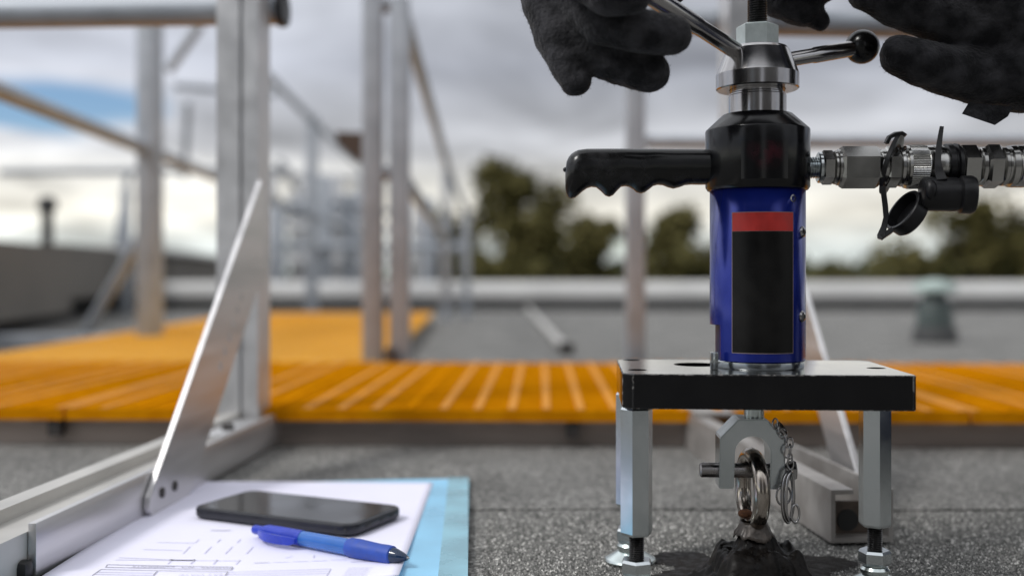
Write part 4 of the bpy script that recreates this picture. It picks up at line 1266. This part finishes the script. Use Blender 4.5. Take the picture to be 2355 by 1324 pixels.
# ---- draw rod, clevis, pin
rx = loc(P(1733.5, 960, 0.667))
DR = Matrix.Translation((rx.x, 0, 0))
mb = MB(); mb.lathe([(0.0064, zt(975) - 0.004), (0.0064, 0.1200)], 32, DR); mb.build('draw_rod', M['zinc_bright'], T)
YF = 0.655
cxl = LP(1732, 1000, YF).x
def zf(py): return CAMH - (py - 630) * YF / F
W2 = 0.0203; wl_ = 0.0110; zt_, zb_ = zf(964), zf(1128)
arc = [(wl_ * math.cos(a), zf(1003) - wl_ + wl_ * math.sin(a)) for a in np.linspace(PI, 0, 17)]
pts = [(-W2, zb_), (-W2, zt_ - 0.0118), (-W2 + 0.0115, zt_), (W2 - 0.0115, zt_), (W2, zt_ - 0.0118), (W2, zb_), (wl_, zb_)] + arc[::-1] + [(-wl_, zb_)]
mb = MB(); mb.poly(pts, -0.0118, 0.0118, Matrix.Translation((cxl, 0.0, 0)))
bmesh.ops.recalc_face_normals(mb.bm, faces=mb.bm.faces)
es = [e for e in mb.bm.edges if e.calc_face_angle(0) > 0.5]
bmesh.ops.bevel(mb.bm, geom=es, offset=0.0006, segments=2, affect='EDGES')
es = [e for e in mb.bm.edges if all(v.co.y < -0.0110 and v.co.z < zb_ + 0.002 for v in e.verts) and abs(e.verts[0].co.x - e.verts[1].co.x) > 0.004 and abs(e.verts[0].co.z - e.verts[1].co.z) < 1e-5]
for v in mb.bm.verts:
    # the foot of each prong slopes back under
    if v.co.z < zb_ + 0.0015 and v.co.y < -0.009: v.co.y += 0.0045
for v in mb.bm.verts: pass
cl = mb.build('clevis', M['zinc'], T, smooth=25)
zp = CAMH - (1081 - 630) * 0.667 / F
pxm = lambda px: loc(P(px, 1080, 0.667)).x
mb = MB()
mb.lathe([(0.0038, pxm(1610)), (0.0047, pxm(1613)), (0.0047, pxm(1806))], 32, Matrix.Translation((0, 0, zp)) @ Matrix.Rotation(PI / 2, 4, 'Y'))
pin = mb.build('clevis_pin', M['steel_dark'], T)
mb = MB(); mb.hexa(0.0066, pxm(1808), pxm(1829), Matrix.Translation((0, 0, zp)) @ Matrix.Rotation(PI / 2, 4, 'Y'), 0.2, 0.001); mb.build('pin_head', M['steel'], pin, smooth=0)
# pull ring and retaining chain
def ringlet(px, py, Y, R, r, sx, sy, rot, parent, name='chain_link', mat=None):
    p = LP(px, py, Y)
    Mx = Matrix.Translation(p) @ Matrix.Rotation(math.radians(rot[2]), 4, 'Z') @ Matrix.Rotation(math.radians(rot[0]), 4, 'X') @ Matrix.Rotation(math.radians(rot[1]), 4, 'Y')
    mb = MB(); mb.torus(Mx, R, r, 32, 8, sx, sy); return mb.build(name, mat or M['steel'], parent, smooth=60)
ringlet(1812, 1142, 0.652, 0.0135, 0.0012, 0.38, 1.15, (90, 14, 24), pin, 'pull_ring')
ringlet(1816, 1140, 0.650, 0.0135, 0.0011, 0.34, 1.12, (92, 10, 40), pin, 'pull_ring')
ringlet(1802, 1138, 0.655, 0.0055, 0.0007, 0.9, 1.1, (90, 0, 20), pin)
ringlet(1829, 1180, 0.650, 0.0050, 0.0008, 0.5, 1.1, (90, -24, 30), pin)
chain_pts = [(1783, 974, 0), (1791, 985, 60), (1799, 996, 0), (1809, 1004, 70), (1817, 1018, 10), (1817, 1032, 80), (1810, 1040, 20), (1817, 1053, 70), (1818, 1066, 10)]
for k, (x, y, r_) in enumerate(chain_pts):
    ringlet(x, y, 0.651, 0.0026, 0.00055, 0.75, 1.25, (90, 25 - 8 * k, r_), pin)
mb = MB(); a_ = LP(1786, 972, 0.654); b_ = LP(1805, 995, 0.652); mb.tube([a_, a_.lerp(b_, .5), b_], [0.0018, 0.0024, 0.0018], 10); mb.build('chain_anchor', M['steel_dark'], pin)

# ================================================================== ANCHOR EYE BOLT AND SEALANT
EP = P(1730, 1125, 0.664)
eye = empty('anchor_eye_bolt', (EP.x, EP.y, 0))
tag(eye, 'worn stainless eye bolt rising out of black sealant', 'eye bolt')
alpha = math.radians(-85)
MxE = Matrix.Translation((0, 0, EP.z)) @ Matrix.Rotation(alpha, 4, 'Z') @ Matrix.Rotation(PI / 2, 4, 'X')
mb = MB(); mb.torus(MxE, 0.0196, 0.0051, 64, 20, 0.98, 1.09); mb.build('eye_ring', M['stainless'], eye, smooth=80)
mb = MB(); mb.lathe([(0.0062, 0.0), (0.0062, 0.026), (0.0082, 0.030), (0.0070, 0.035)], 28); mb.build('shank', M['stainless'], eye)
mb = MB(); rp = Vector((-0.003, 0.006, EP.z - 0.0165)); mb.sphere(rp, 0.0048, 16, 10, (1.0, 1.0, 0.6)); mb.build('rust_patch', M['rust'], eye, smooth=60)

sea = empty('sealant_mound', (EP.x + 0.0015, EP.y - 0.004, 0))
tag(sea, 'lumpy black bitumen sealant heaped round the eye bolt', 'sealant')
mb = MB(); NR, NA = 46, 110
rads = np.linspace(0.0, 0.050, NR)
def mound_h(r, a):
    nn = noise.noise(Vector((math.cos(a) * r * 90, math.sin(a) * r * 90, 3.0)))
    n2 = noise.noise(Vector((math.cos(a) * r * 260, math.sin(a) * r * 260, 9.0)))
    w = 1 + 0.30 * noise.noise(Vector((math.cos(a) * 1.3, math.sin(a) * 1.3, 7.7))) + 0.07 * noise.noise(Vector((math.cos(a) * 5, math.sin(a) * 5, 1.7)))
    q = r / w
    lip = 1 + 0.35 * noise.noise(Vector((math.cos(a) * 2.1, math.sin(a) * 2.1, 5.5)))
    h = float(np.interp(q, [0, 0.008, 0.0115, 0.0140, 0.018, 0.0235, 0.0275, 0.0315, 0.038, 0.050], [0.0345, 0.0340, 0.0305, 0.0255, 0.0222, 0.0236, 0.0200, 0.0110, 0.0045, -0.002]))
    if q > 0.016: h = h * (0.5 + 0.5 * lip) if h > 0 else h
    return h + (0.0042 * nn + 0.0022 * n2) * min(1, r / 0.012)
rings = []
for r in rads:
    rings.append([(max(r, 1e-4) * math.cos(2 * PI * j / NA), max(r, 1e-4) * math.sin(2 * PI * j / NA), mound_h(r, 2 * PI * j / NA)) for j in range(NA)])
mb.quad_grid(rings, True, False, False); mb.build('mound', M['bitumen'], sea, smooth=80)
# torn skin of dried sealant climbing the bolt
mb = MB(); NA = 60
low = []; up = []
rings = []
for k in range(6):
    f_ = k / 5
    ring = []
    for j in range(NA):
        a = 2 * PI * j / NA
        jag = 0.5 + 0.5 * noise.noise(Vector((math.cos(a) * 3, math.sin(a) * 3, 0.3))) + 0.35 * noise.noise(Vector((math.cos(a) * 9, math.sin(a) * 9, 4)))
        zlow = 0.0345 - 0.0065 * jag
        z = zlow + (0.0405 - zlow) * f_
        r = 0.0128 - 0.0046 * f_ ** 0.8 + 0.0006 * noise.noise(Vector((math.cos(a) * 4, math.sin(a) * 4, f_ * 3)))
        ring.append((r * math.cos(a) - 0.0015, r * math.sin(a), z))
    rings.append(ring)
mb.quad_grid(rings, True, False, False)
sk = mb.build('sealant_skin', M['bitumen_skin'], sea, smooth=60)
md = sk.modifiers.new('thick', 'SOLIDIFY'); md.thickness = 0.0006
# spread of primer on the felt around it
def blob(name, mat, cx_, cy_, rx_, ry_, h, seed, parent, n=90):
    mb = MB(); rings = []
    for f_, zz_ in ((0.02, h), (0.4, h), (0.75, h * 0.9), (0.92, h * 0.6), (1.0, -0.0006)):
        ring = []
        for j in range(n):
            a = 2 * PI * j / n
            w = 1 + 0.22 * noise.noise(Vector((math.cos(a) * 1.8 + seed, math.sin(a) * 1.8, seed))) + 0.12 * noise.noise(Vector((math.cos(a) * 6 + seed, math.sin(a) * 6, seed * 2)))
            p = Vector((cx_ + rx_ * f_ * w * math.cos(a), cy_ + ry_ * f_ * w * math.sin(a), 0))
            zz2 = zz_ + 0.0005 * noise.noise(Vector((p.x * 300, p.y * 300, seed)))
            ring.append((p.x, p.y, zz2))
        rings.append(ring)
    mb.quad_grid(rings, True, True, False); return mb.build(name, mat, parent, smooth=70)
blob('primer_stain', M['bitumen_stain'], -0.002, 0.020, 0.060, 0.042, 0.0011, 1.3, sea)
blob('primer_stain', M['bitumen_stain'], -0.036, 0.060, 0.024, 0.020, 0.0009, 4.1, sea)
blob('primer_stain', M['bitumen_stain'], 0.058, 0.050, 0.022, 0.020, 0.0010, 6.6, sea)

# ================================================================== THE PERSON (arms and gloved hands reach in from the right)
def chain_mesh(name, chains, mat, parent, voxel, smooth_it=6, disp=0.0, dscale=0.02, decimate=None):
    """tapered chains of balls and cones fused into one continuous surface"""
    bm = bmesh.new()
    mb = MB(); mb.bm.free(); mb.bm = bm
    for ch in chains:
        for (p, r) in ch:
            mb.sphere(p, r, 20, 12)
        for (p, r), (q, r2) in zip(ch[:-1], ch[1:]):
            if (q - p).length < 1e-5: continue
            Mx = along(p, q); Ln = (q - p).length
            mb.lathe([(r, 0), (r2, Ln)], 20, Mx)
    me = bpy.data.meshes.new(name); bm.to_mesh(me); bm.free()
    o = bpy.data.objects.new(name, me); COL.objects.link(o)
    m1 = o.modifiers.new('fuse', 'REMESH'); m1.mode = 'VOXEL'; m1.voxel_size = voxel; m1.use_smooth_shade = True
    m2 = o.modifiers.new('soft', 'SMOOTH'); m2.iterations = smooth_it; m2.factor = 0.6
    if disp:
        tx = bpy.data.textures.new(name + '_folds', 'CLOUDS'); tx.noise_scale = dscale; tx.noise_depth = 3
        m3 = o.modifiers.new('folds', 'DISPLACE'); m3.texture = tx; m3.strength = disp; m3.mid_level = 0.5; m3.texture_coords = 'LOCAL'
    dg = bpy.context.evaluated_depsgraph_get()
    me2 = bpy.data.meshes.new_from_object(o.evaluated_get(dg))
    o.modifiers.clear(); o.data = me2; me2.name = name
    me2.materials.clear(); me2.materials.append(mat)
    me2.polygons.foreach_set('use_smooth', [True] * len(me2.polygons))
    if parent: o.parent = parent
    return o
def C(*pts):
    return [(P(x, y, Y), r * Y / F) for x, y, Y, r in pts]

person = empty('person')
tag(person, 'person in dark work gloves turning the tester handle from the right', 'person')
# hand nearest the camera, gripping the left spoke
YG = 0.615
hand_l = chain_mesh('glove', [
    C((1255, -70, YG + .02, 70), (1266, 10, YG + .012, 66), (1282, 80, YG + .006, 56), (1302, 140, YG + .002, 46), (1322, 186, YG, 37)),
    C((1300, 20, YG + .012, 66), (1360, 112, YG + .002, 58), (1420, 146, YG - .002, 49), (1494, 165, YG - .005, 48)),
    C((1320, -20, YG, 66), (1390, 52, YG - .016, 54), (1470, 72, YG - .024, 50), (1545, 82, YG - .020, 46)),
    C((1310, -110, YG - .01, 60), (1345, -40, YG - .032, 46), (1400, -8, YG - .042, 47), (1455, -10, YG - .040, 43)),
    C((1400, -70, YG + .03, 46), (1490, -50, YG + .034, 42), (1548, -18, YG + .030, 30)),
    C((1300, -180, YG, 120), (1310, -80, YG + .005, 105)), C((1380, -150, YG, 100), (1350, -60, YG, 90)),
    C((1300, -180, YG, 120), (1400, -300, YG, 100), (1450, -360, YG, 96)),
], M['glove'], person, 0.0013, 3, 0.0026, 0.013)
# the other hand, beside the right ball
YR = 0.675
hand_r = chain_mesh('glove', [
    C((2068, 127, YR - .012, 45), (2110, 142, YR - .012, 52), (2180, 164, YR - .008, 58), (2270, 172, YR, 76), (2360, 150, YR, 110)),
    C((2000, -25, YR - .004, 52), (2060, 0, YR - .004, 60), (2140, 30, YR - .004, 62), (2230, 60, YR, 70), (2340, 70, YR, 110)),
    C((2000, -110, YR + .01, 50), (2080, -80, YR + .006, 60), (2180, -40, YR, 70), (2300, 20, YR, 100)),
    C((1885, 48, YR + .030, 24), (1850, 20, YR + .03, 44), (1800, -8, YR + .03, 52), (1880, -45, YR + .026, 56), (1980, -100, YR + .02, 60), (2120, -90, YR + .01, 76)),
    C((2360, 150, YR, 110), (2420, 120, YR, 122), (2520, 60, YR, 118)),
    C((2340, 40, YR, 120), (2420, 90, YR, 122)), C((2260, -20, YR, 90), (2400, 20, YR, 130)),
], M['glove'], person, 0.0013, 3, 0.0026, 0.013)
# sleeves, jacket and trousers as one figure kneeling to the right of the view
V = Vector
def K(*pts): return [(V(p[:3]), p[3]) for p in pts]
body = chain_mesh('work_clothes', [
    [(P(1400, -300, YG), 0.030)] + K((0.17, 0.575, 0.475, 0.038), (0.31, 0.520, 0.545, 0.048), (0.44, 0.515, 0.640, 0.054), (0.585, 0.545, 0.745, 0.068)),
    [(P(2440, 60, YR), 0.034)] + K((0.46, 0.715, 0.372, 0.042), (0.600, 0.790, 0.430, 0.050), (0.660, 0.845, 0.590, 0.058), (0.680, 0.855, 0.735, 0.070)),
    K((0.585, 0.545, 0.745, 0.070), (0.62, 0.62, 0.790, 0.075), (0.655, 0.70, 0.81, 0.080), (0.675, 0.78, 0.785, 0.075), (0.680, 0.855, 0.735, 0.070)),
    K((0.65, 0.70, 0.80, 0.085), (0.72, 0.71, 0.66, 0.150), (0.80, 0.72, 0.50, 0.145), (0.86, 0.72, 0.36, 0.150)),
    K((0.62, 0.65, 0.74, 0.085), (0.72, 0.66, 0.62, 0.120)), K((0.66, 0.78, 0.74, 0.085), (0.74, 0.78, 0.62, 0.120)),
    K((0.86, 0.65, 0.34, 0.110), (0.74, 0.60, 0.20, 0.088), (0.62, 0.56, 0.075, 0.068), (0.80, 0.57, 0.062, 0.056), (1.00, 0.58, 0.060, 0.046)),
    K((0.86, 0.80, 0.34, 0.110), (0.76, 0.84, 0.20, 0.088), (0.66, 0.87, 0.075, 0.068), (0.84, 0.87, 0.062, 0.056), (1.04, 0.86, 0.060, 0.046)),
], M['sleeve'], person, 0.0075, 6, 0.010, 0.06)
head_ = chain_mesh('head', [
    K((0.645, 0.70, 0.83, 0.052), (0.610, 0.70, 0.90, 0.054)),
    K((0.590, 0.70, 0.975, 0.088), (0.625, 0.70, 0.985, 0.086)), K((0.545, 0.70, 0.935, 0.052), (0.575, 0.70, 0.925, 0.058)),
    K((0.512, 0.70, 0.965, 0.010), (0.494, 0.70, 0.945, 0.014), (0.505, 0.70, 0.935, 0.010)),
    K((0.502, 0.685, 0.915, 0.008), (0.500, 0.70, 0.915, 0.009), (0.502, 0.715, 0.915, 0.008)),
    K((0.610, 0.612, 0.975, 0.014), (0.616, 0.610, 0.950, 0.012)), K((0.610, 0.788, 0.975, 0.014), (0.616, 0.790, 0.950, 0.012)),
], M['skin'], person, 0.0045, 4)
for y in (0.668, 0.732):
    mb = MB(); mb.sphere((0.517, y, 0.985), 0.011, 14, 10); mb.build('eye', M['hat_white'], head_)
mb = MB(); mb.lathe([(0.108, 0.0), (0.112, 0.004), (0.100, 0.030), (0.085, 0.070), (0.045, 0.098), (0.0, 0.104)], 32, Matrix.Translation((0.604, 0.70, 0.995)) @ Matrix.Rotation(math.radians(-12), 4, 'Y'), cap=False); mb.build('hard_hat', M['hat_white'], person, smooth=60)
for y in (0.58, 0.86):
    mb = MB(); mb.tube([(0.98, y, 0.055), (1.08, y, 0.060), (1.13, y, 0.085)], [0.048, 0.046, 0.034], 16); mb.build('boot', M['rubber'], person, smooth=60)
# cuff tab of the right glove
tabp = [(2212, 262), (2228, 236), (2330, 246), (2318, 268), (2288, 288)]
mb = MB()
A = [mb.bm.verts.new(P(x, y, YR - 0.030)) for x, y in tabp]; B = [mb.bm.verts.new(P(x, y, YR - 0.026)) for x, y in tabp]
mb.bm.faces.new(A); mb.bm.faces.new(list(reversed(B)))
for i in range(len(A)):
    k = (i + 1) % len(A); mb.bm.faces.new((A[k], A[i], B[i], B[k]))
mb.build('cuff_tab', M['glove'], hand_r, smooth=0)
# fuzz on the knitted gloves
def fuzz(o, n, seed, name='glove_fuzz'):
    rnd = random.Random(seed); me = o.data
    bm = bmesh.new()
    polys = me.polygons; N_ = len(polys)
    for i in range(n):
        f = polys[rnd.randrange(N_)]
        p = f.center; nr_ = f.normal
        if p.z > CAMH + 0.21: continue
        d = (nr_ + Vector((rnd.gauss(0, .7), rnd.gauss(0, .7), rnd.gauss(0, .7)))).normalized()
        Ln = rnd.uniform(0.0006, 0.0018) * (2.0 if rnd.random() < 0.05 else 1)
        s = d.cross(Vector((rnd.gauss(0, 1), rnd.gauss(0, 1), rnd.gauss(0, 1)))).normalized() * 0.00009
        bend = Vector((rnd.gauss(0, 1), rnd.gauss(0, 1), rnd.gauss(0, 1))) * Ln * 0.25
        a, b_, c_ = bm.verts.new(p - s), bm.verts.new(p + s), bm.verts.new(p + d * Ln + bend)
        bm.faces.new((a, b_, c_))
    m2 = bpy.data.meshes.new(name); bm.to_mesh(m2); bm.free(); m2.materials.append(M['glove'])
    f = bpy.data.objects.new(name, m2); f.parent = o; f['kind'] = 'stuff'; COL.objects.link(f)
fuzz(hand_l, 16000, 1); fuzz(hand_r, 16000, 2)
